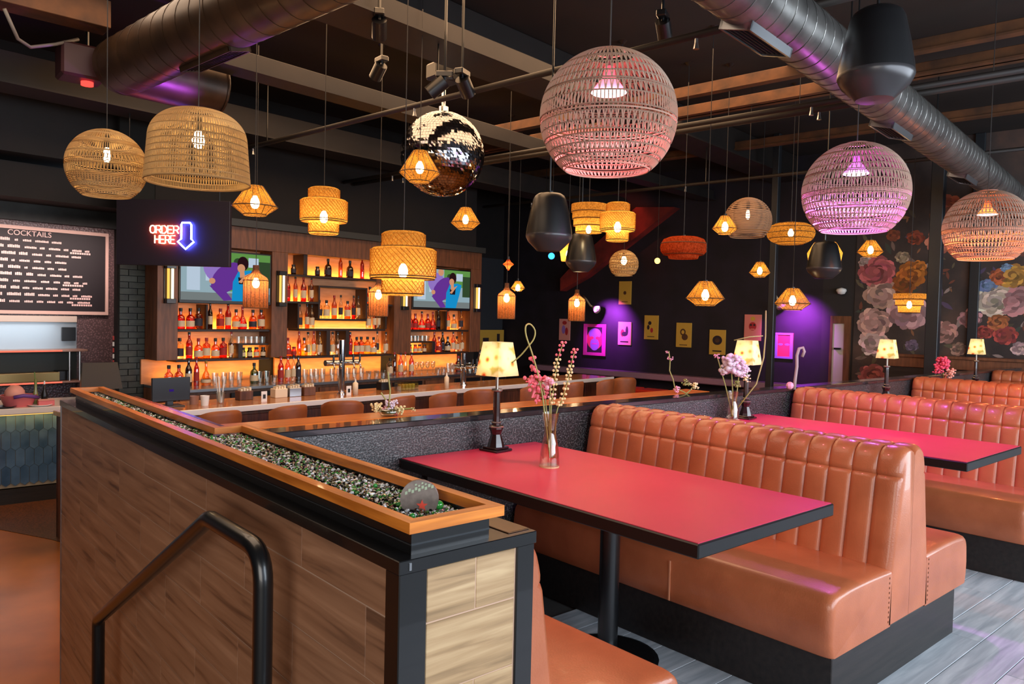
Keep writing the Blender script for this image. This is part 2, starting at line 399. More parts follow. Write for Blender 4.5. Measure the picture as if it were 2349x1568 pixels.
# ------------------------------------------------------------------ tiled partition with the stone trough
part = thing('partition_wall', 'half-height partition clad in brown wood-look tile with black steel trim', 'partition', (0.752, 1.157, 0))
PX, PY = 0.752, 1.157          # near left corner
LEN, WID = 2.95, 0.334
MB().box(0.0012, WID - 0.004, 0.0012, LEN, ZL, 0.972).build('core', grout, part)
rows = [(0.972, 0.882)]
z = 0.88
while z > ZL: rows.append((z - 0.001, max(ZL, z - 0.139))); z -= 0.14
for r, (z1, z0) in enumerate(rows):
    y = -(0.2 + 0.28 * r) % 0.6 - 0.6
    while y < LEN:
        a, b = max(y, 0.045), min(y + 0.598, LEN)
        if b - a > 0.02: MB().box(0.0, 0.012, a, b, z0, z1, 0.0006).build('tile', tile_wood, part)
        y += 0.6
for r, (z1, z0) in enumerate(rows):
    xs = [0.06, 0.178, 0.281] if r % 2 == 0 else [0.06, 0.281]
    for a, b in zip(xs, xs[1:]): MB().box(a, b - 0.002, 0.0, 0.012, z0 - 0.012, z1 - (0.012 if r else 0.0), 0.0012).build('tile', tile_wood_end, part)
MB().box(-0.004, 0.058, -0.004, 0.044, ZL, 0.975, 0.002).build('corner_post', black_metal, part)
MB().box(0.282, WID - 0.004, -0.004, 0.03, ZL, 0.975, 0.002).build('corner_post', black_metal, part)
MB().box(-0.006, WID, -0.006, LEN + 0.006, 0.974, 1.0, 0.0015).build('cap_rail', black_metal, part)
MB().box(0.27, WID - 0.006, 0.012, LEN, 1.0, 1.003, 0.001).build('cap_board', ramp_mat('dark_walnut', [(0.3, srgb(46, 28, 16)), (0.7, srgb(104, 66, 34))], scale=(12, 1, 12), nscale=4, rough=0.25), part)
MB().box(-0.003, 0.003, LEN - 0.004, LEN + 0.006, ZL, 0.975).build('edge_trim', steel, part)
MB().box(0.015, 0.016 + 0.004, -0.0075, -0.005, 0.98, 0.994).build('screw', steel, part)

# planter trough on top
tr = thing('planter_trough', 'long oak-framed planter trough on the partition filled with glass pebbles', 'planter', (0, 0, 1.0))
ZF0, ZF1 = 0.047, 0.068
MB().box(0.785, 0.972, 1.172, 1.176, 0, ZF0).box(0.785, 0.789, 1.176, 3.97, 0, ZF0).box(0.968, 0.972, 1.176, 2.47, 0, ZF0).box(0.878, 0.882, 2.47, 3.97, 0, ZF0).box(0.789, 0.968, 1.176, 2.47, 0, 0.004).box(0.789, 0.878, 2.47, 3.97, 0, 0.004).build('steel_tray', black_metal, tr)
MB().box(0.784, 0.973, 1.170, 1.1715, 0.018, 0.0205).box(0.7835, 0.785, 1.172, 3.97, 0.018, 0.0205).build('tray_lip', flat('dark_steel_edge', srgb(70, 74, 78), 0.25, 0.6), tr)
def frame_bar(poly): 
    mb = MB(); n = len(poly)
    mb.add([(x, y, ZF0) for x, y in poly] + [(x, y, ZF1) for x, y in poly], [tuple(range(n))[::-1], tuple(range(n, 2 * n))] + [(i, (i + 1) % n, n + (i + 1) % n, n + i) for i in range(n)])
    return mb.build('frame_rail', oak, tr)
oak_x = ramp_mat('orange_oak_cross', [(0.3, srgb(158, 84, 24)), (0.7, srgb(220, 132, 50))], scale=(1.2, 16, 16), nscale=3.2, rough=0.33, bump=0.06, coat=0.15)
xl, xr, xm, yn, yb, yf, w = 0.766, 0.993, 0.905, 1.150, 2.45, 3.99, 0.026
frame_bar([(xl, yn), (xl + w, yn + w), (xl + w, yf - w), (xl, yf)])
o = frame_bar([(xl, yn), (xr, yn), (xr - w, yn + w), (xl + w, yn + w)]); o.data.materials.clear(); o.data.materials.append(oak_x)
frame_bar([(xr, yn), (xr, yb + w), (xr - w, yb), (xr - w, yn + w)])
o = frame_bar([(xr, yb + w), (xm, yb + w), (xm - w, yb), (xr - w, yb)]); o.data.materials.clear(); o.data.materials.append(oak_x)
frame_bar([(xm, yb + w), (xm, yf), (xm - w, yf - w), (xm - w, yb)])
o = frame_bar([(xm, yf), (xl, yf), (xl + w, yf - w), (xm - w, yf - w)]); o.data.materials.clear(); o.data.materials.append(oak_x)
# glass pebbles: nobody could count them
peb_m = [flat('pebble_black', srgb(14, 16, 16), 0.12, coat=0.5), flat('pebble_grey', srgb(110, 108, 104), 0.2, coat=0.5), flat('pebble_white', srgb(222, 222, 222), 0.12, coat=0.5),
         flat('pebble_green', srgb(66, 136, 60), 0.1, coat=0.5), flat('pebble_olive', srgb(84, 82, 50), 0.15, coat=0.5), flat('pebble_brown', srgb(120, 84, 62), 0.2, coat=0.5)]
mb = MB(); PH = (1 + 5 ** .5) / 2
ico = [Vector(v).normalized() for v in ((-1, PH, 0), (1, PH, 0), (-1, -PH, 0), (1, -PH, 0), (0, -1, PH), (0, 1, PH), (0, -1, -PH), (0, 1, -PH), (PH, 0, -1), (PH, 0, 1), (-PH, 0, -1), (-PH, 0, 1))]
icof = [(0, 11, 5), (0, 5, 1), (0, 1, 7), (0, 7, 10), (0, 10, 11), (1, 5, 9), (5, 11, 4), (11, 10, 2), (10, 7, 6), (7, 1, 8), (3, 9, 4), (3, 4, 2), (3, 2, 6), (3, 6, 8), (3, 8, 9), (4, 9, 5), (2, 4, 11), (6, 2, 10), (8, 6, 7), (9, 8, 1)]
mb.box(0.791, 0.967, 1.178, 2.46, 0.004, 0.034).box(0.791, 0.877, 2.46, 3.965, 0.004, 0.034)
rnd = random.Random(3)
def pebbles(x0, x1, y0, y1, n, rmin, rmax):
    for _ in range(n):
        x, y = rnd.uniform(x0, x1), rnd.uniform(y0, y1); r = rnd.uniform(rmin, rmax); rot = Matrix.Rotation(rnd.random() * 6.3, 3, Vector((rnd.random() - .5, rnd.random() - .5, rnd.random() - .5)))
        sc = Vector((r * rnd.uniform(.8, 1.3), r * rnd.uniform(.7, 1.1), r * rnd.uniform(.6, .9)))
        mb.cur = rnd.choices(range(6), (30, 17, 20, 18, 8, 7))[0]
        zz = rnd.uniform(0.034, 0.042)
        mb.add([Vector((x, y, zz)) + rot @ Vector((v.x * sc.x, v.y * sc.y, v.z * sc.z)) for v in ico], icof)
pebbles(0.797, 0.962, 1.185, 2.45, 5200, 0.0036, 0.0062)
pebbles(0.797, 0.872, 2.45, 3.96, 2300, 0.0040, 0.0068)
tag(mb.build('glass_pebbles', peb_m, None, (0, 0, 1.0), smooth=False), 'mixed black, green and grey glass pebbles filling the oak planter trough', 'pebbles', kind='stuff')
green_glass = flat('green_marble', srgb(48, 150, 60), 0.08, coat=1.0)
for (px, py, r, lab) in ((1007, 1161, .010, 'large green glass marble leaning against the grey star disc'), (861, 1113, .0055, 'small green glass marble left of the star disc in the trough'), (945, 1184, .0065, 'green glass marble in front of the star disc near the frame'), (914, 1155, .005, 'tiny green glass marble left of the disc by the near frame rail')):
    p = atZ(px, py, 1.046); tag(MB().ball((0, 0, 0), r, 12, 8).build('glass_marble', green_glass, None, (p.x, p.y, 1.042 + r * .7), smooth=True), lab, 'marble')
# round grey disc with a red star standing in the pebbles
p = atZ(962, 1168, 1.04)
dk = thing('star_disc', 'round grey stone disc with a red star standing in the pebbles', 'ornament', (p.x, p.y, 1.036), math.radians(-40))
prof = [(0.040 * math.cos(t), 0.027 + 0.040 * math.sin(t)) for t in [PI * 2 * i / 28 for i in range(28)]]
prof = [(x, max(0.0, z)) for x, z in prof]
MB().prism(prof, -0.006, 0.006).build('disc', ramp_mat('grey_stone', [(0.3, srgb(92, 82, 76)), (0.7, srgb(124, 112, 104))], nscale=60, rough=0.6), dk)
st5 = [((0.0125 if i % 2 == 0 else 0.0052) * math.sin(i * PI / 5), (0.0125 if i % 2 == 0 else 0.0052) * math.cos(i * PI / 5)) for i in range(10)]
mb = MB(); mb.prism([(x + 0.006, z + 0.014) for x, z in st5], -0.0072, -0.006); mb.build('star', flat('red_paint', srgb(214, 70, 50), 0.5), dk)
mb = MB()
for i in range(9):
    x = -0.030 + i * 0.0068; zz = 0.036 + i * 0.0018 + (0.004 if i % 2 else 0)
    mb.add([(x, -0.0068, zz), (x + 0.0052, -0.0068, zz + 0.0014), (x + 0.0052, -0.0068, zz + 0.0078), (x, -0.0068, zz + 0.0064)], [(0, 1, 2, 3)])
    mb.add([(x, -0.0068, zz + .010), (x + 0.004, -0.0068, zz + 0.011), (x + 0.004, -0.0068, zz + 0.0146), (x, -0.0068, zz + 0.0136)], [(0, 1, 2, 3)]) if 2 < i < 7 else None
mb.build('lettering', flat('pale_green_paint', srgb(150, 166, 140), 0.6), dk)

# handrail beside the steps
hr = thing('handrail', 'black steel tube handrail beside the steps left of the tiled partition', 'handrail', (0.66, 1.545, 0))
def bend(pts, r=0.06, k=6):
    out = [Vector(pts[0])]
    for a, b, c in zip(pts, pts[1:], pts[2:]):
        a, b, c = Vector(a), Vector(b), Vector(c); rr = r
        p0 = b + (a - b).normalized() * rr; p1 = b + (c - b).normalized() * rr
        for i in range(k + 1):
            t = i / k; out.append(p0.lerp(b, t).lerp(b.lerp(p1, t), t))
    out.append(Vector(pts[-1])); return out
pp = bend([(0, 0, -0.004), (0, 0, 0.937), (0, 0.316, 0.937)], 0.075)[:-1] + bend([(0, 0.24, 0.937), (0, 0.325, 0.937), (0, 1.42, 0.335), (0, 1.42, -0.5)], 0.02)[1:]
MB().tube(pp, 0.0212, 14).build('rail_tube', black_metal, hr, smooth=True, angle=50)
MB().box(-0.05, 0.05, -0.05, 0.05, -0.003, 0.008, 0.002).build('floor_flange', black_metal, hr)
MB().box(-0.05, 0.05, 1.37, 1.47, ZL, ZL + 0.01, 0.002).build('floor_flange', black_metal, hr)

# ------------------------------------------------------------------ booths
SY0, SY1 = 1.277, 3.035       # free end and wall end of a bench
def back_mesh(sgn, x_c):
    """channel-tufted backrest cushion; sgn = -1 faces -X. x_c = centre seam"""
    prof = []                 # (dx from seam, z, outward normal dx, dz)
    prof += [(0.0008, 0.90), (0.009, 0.918), (0.03, 0.929), (0.052, 0.931), (0.075, 0.924), (0.095, 0.908), (0.108, 0.886), (0.115, 0.862), (0.120, 0.84), (0.1225, 0.828), (0.124, 0.820), (0.1255, 0.812)]
    z = 0.80
    while z > 0.40: prof.append((0.128 + (0.80 - z) * 0.155, z)); z -= 0.03
    prof.append((0.192, 0.38))
    nch = 17; pitch = (SY1 - SY0) / nch; us = (0.0, 0.03, 0.08, 0.2, 0.5, 0.8, 0.92, 0.97); per = len(us)
    mb = MB(); m = len(prof); cols = nch * per + 1
    for j in range(cols):
        u = us[j % per]; y = SY0 + (j // per + u) * pitch
        dist = min(u, 1 - u) * pitch
        puff = (1 - math.exp(-dist / 0.006)) * (0.82 + 0.18 * math.sin(PI * u))
        edge = min(1.0, min(y - SY0, SY1 - y) / 0.02)
        for i, (dx, zz) in enumerate(prof):
            a = prof[max(0, i - 1)]; b = prof[min(m - 1, i + 1)]
            tx, tz = b[0] - a[0], b[1] - a[1]; l = math.hypot(tx, tz); nx, nz = -tz / l, tx / l
            d = 0.0115 * puff * min(1, i / 3)
            d -= 0.010 * math.exp(-((zz - 0.820) / 0.0065) ** 2) if i > 5 else 0
            d -= 0.010 * (1 - edge) * min(1, i / 3)
            mb.v.append((x_c + sgn * (dx + nx * d), y, zz + nz * d))
    for j in range(cols - 1):
        for i in range(m - 1):
            q = (j * m + i, (j + 1) * m + i, (j + 1) * m + i + 1, j * m + i + 1); mb.f.append(q if sgn < 0 else q[::-1]); mb.mi.append(0)
    for j in (0, cols - 1):    # end panels down to the seat bottom
        ids = [j * m + i for i in range(m)]; k = len(mb.v); y = mb.v[ids[0]][1]
        mb.v += [(x_c + sgn * 0.192, y, 0.222), (x_c + sgn * 0.0008, y, 0.222)]
        mb.f.append(tuple(ids + [k, k + 1])); mb.mi.append(0)
    return mb
def seat_mesh(sgn, x_c, x_f):
    """seat cushion: rounded front nose, slightly crowned top, swept along y with rounded free end"""
    xb = x_c + sgn * 0.180; L = abs(x_f - xb)
    prof = [(0.0, 0.215), (0.0, 0.452)]
    prof += [(L * t, 0.452 + 0.006 * math.sin(PI * t)) for t in (0.2, 0.4, 0.6, 0.75)]
    R = 0.055
    prof += [(L - R + R * math.sin(a), 0.450 - R + R * math.cos(a)) for a in [PI / 2 * k / 6 for k in range(7)]]
    prof += [(L + 0.006, 0.34), (L + 0.004, 0.27), (L - 0.006, 0.22), (L - 0.012, 0.215)]
    ys = [SY0 + 0.0, SY0 + 0.004, SY0 + 0.014, SY0 + 0.03, SY0 + 0.05] + [SY0 + 0.05 + k * 0.14 for k in range(1, 12)] + [SY1]
    mb = MB(); m = len(prof)
    cx = L * .5; cz = 0.335
    for j, y in enumerate(ys):
        ins = (0.022, 0.012, 0.005, 0.0015, 0)[j] if j < 5 else 0.0
        for (dx, z) in prof:
            zz = z - ins if z > 0.3 else z; d2 = dx - ins if dx > L * .7 else dx
            mb.v.append((xb + sgn * d2, y, zz))
    for j in range(len(ys) - 1):
        for i in range(m):
            k = (i + 1) % m; q = (j * m + i, (j + 1) * m + i, (j + 1) * m + k, j * m + k); mb.f.append(q if sgn < 0 else q[::-1]); mb.mi.append(0)
    mb.f.append(tuple(range(m))); mb.mi.append(0); mb.f.append(tuple((len(ys) - 1) * m + i for i in range(m))); mb.mi.append(0)
    return mb
stitch = flat('dark_stitching', srgb(92, 46, 26), 0.7); piping = flat('pale_piping', srgb(204, 134, 98), 0.5)
def bench(label, xc, sides, base, group='booth benches'):
    t = thing('booth_bench', label, 'bench', (xc, SY0, 0), 0, group)
    off = (-xc, -SY0, 0)
    def P(mb, name, mat, smooth=False, angle=None):
        mb.v = [(x - xc, y - SY0, z) for x, y, z in mb.v]; return mb.build(name, mat, t, smooth=smooth, angle=angle)
    P(MB().box(base[0], base[1], SY0 + 0.004, SY1, 0.0, 0.216, 0.003), 'plinth', black_wood)
    for s in sides:
        P(back_mesh(s, xc), 'backrest', leather, True, 60)
        st = P(seat_mesh(s, xc, xc + s * 0.69), 'seat', leather, True, 50)
        xf = xc + s * 0.69
        MB().box(min(xf + s * .004, xf + s * .0085) - xc, max(xf + s * .004, xf + s * .0085) - xc, 0.72, 0.727, 0.225, 0.40).build('seam', piping, st)
        z = 0.235
        sm = MB()
        while z < 0.43: sm.box(*(sorted((s * 0.199, s * 0.204))), -0.0015, 0.004, z, z + 0.008); z += 0.02
        sm.build('stitch_line', stitch, st)
    return t
bench('single tan leather booth bench backed against the tiled partition', 1.105, (1,), (1.12, 1.70))
bench('tan leather double booth bench between the two nearest red tables', 3.385, (-1, 1), (2.715, 3.93))
bench('tan leather double booth bench behind the second red table', 5.70, (-1, 1), (5.03, 6.25))
bench('tan leather double booth bench far along the low wall, third from the front', 8.01, (-1, 1), (7.34, 8.56))
bench('farthest tan leather booth bench under the last table lamp', 10.32, (-1, 1), (9.65, 10.87))

def table(label, x0):
    t = thing('booth_table', label, 'table', (x0 + 0.44, 1.36, 0), 0, 'booth tables')
    MB().box(-0.44, 0.44, 0.0, 1.69, 0.71, 0.757, 0.004).build('edge_band', edge_black, t)
    MB().box(-0.432, 0.432, 0.008, 1.688, 0.745, 0.760, 0.001).build('table_top', table_red, t)
    MB().lathe([(0.043, 0.012), (0.043, 0.70)], 20, (0.03, 0.77, 0)).build('pedestal', black_metal, t, smooth=True)
    MB().lathe([(0.22, 0.0), (0.22, 0.008), (0.20, 0.014), (0.043, 0.016)], 28, (0.03, 0.77, 0), cap0=True).build('base_plate', black_metal, t)
    MB().box(-0.09, 0.15, 0.62, 0.92, 0.70, 0.712).build('mounting_plate', black_metal, t)
    MB().box(-0.3, 0.3, 1.66, 1.69, 0.62, 0.71).build('wall_bracket', black_metal, t)
    return t
TX = (1.97, 4.28, 6.60, 8.91)
table('nearest booth table with red laminate top and black edge', TX[0])
table('second booth table, pink lit, with black edge, behind the first double bench', TX[1])
table('third booth table seen edge-on behind the second double bench', TX[2])
table('farthest booth table in front of the last bench', TX[3])

# ------------------------------------------------------------------ bar (bar frame)
def bthing(name, label, cat, bx, by, z, group=None, rz=0.0): return thing(name, label, cat, toA(bx, by, z), TB + rz, group)
bar_front = ramp_mat('bar_front_wood', [(0.3, srgb(58, 32, 20)), (0.7, srgb(104, 60, 34))], scale=(10, 1, 1), nscale=4, rough=0.45)
bar_top_m = ramp_mat('bar_top_wood', [(0.3, srgb(128, 80, 40)), (0.7, srgb(184, 124, 70))], scale=(1.5, 14, 14), nscale=3, rough=0.22, coat=0.3)
bar = bthing('bar_counter', 'long wooden bar counter with pale metal front edge below the back bar', 'bar', 2.2, 6.4, ZL)
BL = 7.3
MB().box(0, BL, 0.10, 0.16, 0, 1.03).build('front_panel', bar_front, bar)
for k in range(12): MB().box(0.05 + k * 0.605, 0.58 + k * 0.605, 0.085, 0.10, 0.12, 0.98, 0.006).build('panel', bar_front, bar)
MB().box(-0.02, BL, 0.0, 0.66, 1.03, 1.07, 0.003).build('bar_top', bar_top_m, bar)
MB().box(-0.03, BL, -0.012, 0.004, 1.022, 1.074, 0.003).build('edge_strip', flat('pale_metal_edge', srgb(226, 222, 214), .35, .2), bar)
MB().tube([(0.0, -0.12, 0.2), (BL, -0.12, 0.2)], 0.022, 10).build('foot_rail', brass, bar, smooth=True)
MB().box(0, BL, 0.60, 0.64, 0.0, 1.03).build('back_panel', steel, bar)
MB().box(0, 0.06, 0.1, 0.64, 0, 1.03).build('end_panel', bar_front, bar)

# stools
stool_leg = flat('stool_black', srgb(24, 22, 22), 0.4)
def make_stool(label, bx, by, rz):
    t = bthing('bar_stool', label, 'stool', bx, by, ZL, 'bar stools', rz)
    mb = MB(); n = 13                               # curved wrap-round back
    rows = [(0.84, .205), (0.88, .212), (1.0, .222), (1.09, .226), (1.125, .224), (1.132, .214), (1.125, .204), (1.0, .200), (0.86, .190)]
    for j in range(n):
        a = math.radians(-62 + 124 * j / (n - 1))
        e = abs(j - 6) / 6
        for z, r in rows:
            zz = z - (0.05 * e ** 3 if z > 1.05 else 0)
            mb.v.append((r * math.sin(a), -r * math.cos(a), zz))
    m = len(rows)
    for j in range(n - 1):
        for i in range(m): mb.f.append((j * m + i, (j + 1) * m + i, (j + 1) * m + (i + 1) % m, j * m + (i + 1) % m)); mb.mi.append(0)
    mb.f.append(tuple(range(m))); mb.f.append(tuple((n - 1) * m + i for i in range(m))); mb.mi += [0, 0]
    mb.build('backrest', leather_dark, t, smooth=True, angle=60)
    MB().lathe([(0.0, 0.70), (0.19, 0.70), (0.205, 0.72), (0.205, 0.76), (0.19, 0.785), (0.0, 0.795)], 20).build('seat', leather_dark, t, smooth=True, angle=60)
    for sx in (-1, 1):
        for sy in (-1, 1): MB().tube([(sx * 0.14, sy * 0.14, 0.70), (sx * 0.2, sy * 0.2, 0.0)], 0.014, 8).build('leg', stool_leg, t)
    MB().tube([(0.18 * math.cos(2 * PI * k / 20), 0.18 * math.sin(2 * PI * k / 20), 0.28) for k in range(20)], 0.01, 6, closed=True).build('foot_ring', brass, t)
    return t
s0 = make_stool('brown leather bar stool nearest the planter trough', 3.03, 5.98, 0.0)
for bx, rz, lab in ((3.66, 0.06, 'second brown leather bar stool from the left along the bar'), (4.30, -0.5, 'brown leather bar stool turned sideways below the tall T-shaped beer tower'),
                    (4.93, 0.1, 'brown leather bar stool behind the small flower arrangement on the rail'), (5.52, 0.0, 'brown leather bar stool between the flower arrangement and the lit table lamp'),
                    (6.16, -0.5, 'brown leather bar stool just left of the lit table lamp'), (6.95, 0.05, 'brown leather bar stool just right of the lit table lamp'),
                    (7.80, 0.0, 'brown leather bar stool behind the pink flower stems'), (8.50, 0.05, 'brown leather bar stool, last but one at the far end of the bar'), (9.05, -0.55, 'brown leather bar stool turned sideways at the far end of the bar')):
    dup(s0, toA(bx, 5.98, ZL), TB + rz, lab, 'bar stools')

# back bar shelving
frame_wood = ramp_mat('back_bar_walnut', [(0.3, srgb(84, 50, 30)), (0.7, srgb(122, 76, 48))], scale=(9, 9, 1.2), nscale=3, rough=0.45)
shelf_dark = flat('dark_shelf', srgb(38, 22, 16), 0.5)
maple = ramp_mat('maple_back_panel', [(0.3, srgb(196, 132, 92)), (0.7, srgb(216, 152, 108))], scale=(2, 2, 9), nscale=3, rough=0.5)
bb = bthing('back_bar_shelving', 'wide walnut back bar cabinet with amber lit bottle shelves', 'shelving', 3.73, 8.8, ZL)
o3 = 3.73
def bbox(name, x0, x1, y0, y1, z0, z1, m, b=0.003, par=bb): return MB().box(x0 - o3, x1 - o3, y0 - 8.8, y1 - 8.8, z0 - ZL, z1 - ZL, b).build(name, m, par)
bbox('header', 3.73, 9.09, 8.8, 9.13, 2.20, 2.47, frame_wood)
bbox('cornice', 3.70, 9.12, 8.74, 9.13, 2.47, 2.56, flat('cornice_grey', srgb(44, 46, 44), 0.5))
for a, b in ((3.78, 4.02), (5.23, 5.46), (7.25, 7.58), (8.85, 9.09)): bbox('pillar', a, b, 8.8, 9.13, 0.84, 2.20, frame_wood)
for a, b in ((4.02, 5.23), (5.46, 7.25), (7.58, 8.85)): bbox('back_panel', a, b, 9.10, 9.13, 0.55, 2.20, maple, 0)
bbox('back_panel', 3.73, 4.02, 9.10, 9.13, 0.55, 0.84, maple, 0)
LED = (1.0, 0.46, 0.07)
led_m = glow('amber_led_strip', (1.0, 0.5, 0.10), 5.0)
def shelf(x0, x1, z, led=True, power=1.0, up=True):
    bbox('shelf', x0, x1, 8.84, 9.10, z - 0.028, z, shelf_dark)
    if led:
        bbox('led_strip', x0 + 0.01, x1 - 0.01, 9.08, 9.092, z + 0.001, z + 0.009, led_m, 0)
        area_light('shelf_led_light', toA((x0 + x1) / 2, 9.04, z + 0.02), (math.radians(180 - 22), 0, TB), x1 - x0 - 0.04, 0.03, power * (x1 - x0), LED)
shelf(4.02, 5.23, 1.20, power=5); shelf(4.02, 5.23, 0.84, power=6)
shelf(5.46, 7.25, 1.93, power=4); shelf(5.46, 5.98, 1.575, power=5); shelf(6.78, 7.25, 1.575, power=5)
shelf(5.98, 6.78, 1.35, power=5); shelf(5.66, 7.12, 1.21, power=2.5); shelf(5.46, 7.25, 0.84, power=6)
shelf(7.58, 8.85, 1.20, power=5); shelf(7.58, 8.85, 0.84, power=6)
bbox('shelf', 5.98, 6.78, 8.84, 9.10, 1.775, 1.80, shelf_dark)
for x, z0, z1 in ((5.96, 1.35, 1.80), (6.76, 1.35, 1.80), (5.64, 1.21, 1.575), (7.12, 1.21, 1.575), (6.10, 0.84, 1.19), (6.42, 0.84, 1.19), (5.72, 1.93, 2.20), (4.38, 1.20, 1.50), (4.80, 0.84, 1.02), (8.34, 1.20, 1.50), (8.06, 0.84, 1.02)):
    bbox('divider', x, x + (0.06 if z0 in (0.84, 1.93) else 0.025), 8.84, 9.10, z0, z1, shelf_dark)
bbox('riser_shelf', 4.80, 5.23, 8.86, 9.08, 1.0, 1.02, shelf_dark); bbox('riser_shelf', 7.58, 8.09, 8.86, 9.08, 1.0, 1.02, shelf_dark)
bc = bthing('back_counter', 'low service counter with steel edge and black fridges under the bottle shelves', 'counter', 3.76, 8.2, ZL)
MB().box(0, 5.4, 0.0, 0.9, 1.015, 1.05, 0.003).build('counter_top', steel, bc)
MB().box(0, 5.4, 0.06, 0.9, 0.1, 1.015).build('carcass', frame_wood, bc)
for k in range(9): MB().box(0.03 + k * 0.6, 0.57 + k * 0.6, 0.035, 0.06, 0.55 if k % 3 == 1 else 0.35, 0.98, 0.004).build('fridge_door', black_plastic if k % 3 else frame_wood, bc)
MB().box(0, 5.4, 0.1, 0.9, 0, 0.1).build('plinth', black_paint, bc)
area_light('counter_led_light', toA(6.4, 8.95, 0.60), (math.radians(158), 0, TB), 5.0, 0.03, 22, LED)

# televisions: a flat picture of two seated figures
def emis(name, c, s=0.9): return glow(name, srgb(*c), s)
tvm = {k: emis('tv_' + k, c) for k, c in dict(bg=(150, 176, 186), pale=(190, 208, 226), grey=(120, 128, 128), green=(98, 150, 74), dkgreen=(52, 74, 46), purple=(104, 52, 150), lilac=(150, 120, 200), blue=(24, 146, 208), skin=(214, 150, 112), hair=(42, 18, 24), dark=(30, 22, 28), lime=(110, 160, 80), yellow=(206, 190, 80)).items()}
def blob(cx, cz, rx, rz, n=18, rot=0.0):
    return [(cx + rx * math.cos(t) * math.cos(rot) - rz * math.sin(t) * math.sin(rot), cz + rx * math.cos(t) * math.sin(rot) + rz * math.sin(t) * math.cos(rot)) for t in [2 * PI * i / n for i in range(n)]]
def flat_poly(mb, poly, y):
    n = len(poly); mb.add([(x, y, z) for x, z in poly], [tuple(range(n))])
def tv(label, bx, z, w, h):
    t = bthing('television', label, 'television', bx, 8.80, z)
    MB().box(0, w, -0.0, 0.05, 0, h, 0.006).build('housing', black_plastic, t)
    MB().box(w * .3, w * .7, 0.05, 0.34, h * .3, h * .6).build('wall_mount', black_metal, t)
    b = 0.02; sw, sh = w - 2 * b, h - 2 * b - 0.02
    sc = MB(); sc.add([(b, -0.001, b + 0.02), (w - b, -0.001, b + 0.02), (w - b, -0.001, h - b), (b, -0.001, h - b)], [(0, 1, 2, 3)])
    s = sc.build('screen', tvm['bg'], t)
    def shp(nm, m, poly, lay):
        mb = MB(); flat_poly(mb, [(b + min(1, max(0, u)) * sw, b + 0.02 + min(1, max(0, v)) * sh) for u, v in poly], -0.001 - 0.0006 * lay); mb.build(nm, m, s)
    R = lambda u0, u1, v0, v1: [(u0, v0), (u1, v0), (u1, v1), (u0, v1)]
    shp('picture_wall', tvm['green'], R(.52, 1, .55, 1), 1); shp('picture_floor', tvm['grey'], R(0, 1, 0, .16), 1)
    shp('picture_window', tvm['pale'], R(.06, .2, .2, .9), 2); shp('picture_window', tvm['pale'], R(.26, .36, .4, 1), 2)
    shp('picture_frame', tvm['pale'], R(.74, .86, .72, .92), 2); shp('picture_shadow', tvm['dkgreen'], R(.86, 1, .3, .85), 2)
    shp('picture_foliage', tvm['dkgreen'], blob(.62, .82, .05, .08), 2)
    shp('picture_coat', tvm['lilac'], blob(.40, .62, .16, .3, rot=.2), 3); shp('picture_coat', tvm['purple'], blob(.50, .48, .16, .34, rot=-.3), 4)
    shp('picture_head', tvm['skin'], blob(.46, .93, .05, .10), 5); shp('picture_leg', tvm['purple'], [(.30, .30), (.42, .34), (.56, .02), (.46, .0)], 5)
    shp('picture_hand', tvm['skin'], blob(.33, .40, .035, .06), 6); shp('picture_bench', tvm['lime'], R(.36, .62, .2, .29), 3)
    shp('picture_dress', tvm['blue'], [(.55, 0), (.74, 0), (.80, .35), (.84, .62), (.76, .66), (.62, .62), (.56, .40)], 6)
    shp('picture_bodice', tvm['dark'], [(.62, .50), (.73, .52), (.72, .36), (.63, .36)], 7)
    shp('picture_neck', tvm['skin'], [(.64, .48), (.70, .48), (.69, .64), (.64, .64)], 7); shp('picture_hair', tvm['hair'], blob(.675, .79, .065, .15), 7); shp('picture_face', tvm['skin'], blob(.655, .69, .045, .09), 8)
    shp('picture_arm', tvm['skin'], [(.70, .55), (.76, .60), (.66, .38), (.62, .40)], 9)
    return t
tv('television showing a seated pair, under the neon order sign', 4.03, 1.51, 1.19, 0.65)
tv('television showing a seated pair, right of the centre bottle shelves', 7.60, 1.51, 1.24, 0.66)

# sconces on the pillars
tube_a = glow('sconce_tube_amber', (1.0, 0.45, 0.08), 1.6); tube_b = glow('sconce_tube_bright', (1.0, 0.72, 0.34), 4.0)
def sconce(label, bx):
    t = bthing('wall_sconce', label, 'sconce', bx, 8.8, 1.50, 'back bar sconces')
    MB().box(-0.06, 0.06, -0.012, 0.0, 0.0, 0.46, 0.003).build('back_plate', black_metal, t)
    for z in (0.0, 0.40): MB().box(-0.055, 0.055, -0.075, -0.012, z, z + 0.055, 0.004).build('bracket', black_metal, t)
    MB().tube([(-0.024, -0.045, 0.055), (-0.024, -0.045, 0.40)], 0.014, 10).build('glass_tube', tube_a, t, smooth=True)
    MB().tube([(0.024, -0.045, 0.055), (0.024, -0.045, 0.40)], 0.014, 10).build('glass_tube', tube_b, t, smooth=True)
sconce('two-tube amber sconce on the leftmost back bar pillar', 3.91); sconce('two-tube amber sconce on the pillar right of the left television', 5.35)
sconce('two-tube amber sconce on the pillar left of the right television', 7.42); sconce('two-tube amber sconce on the rightmost back bar pillar', 8.97)

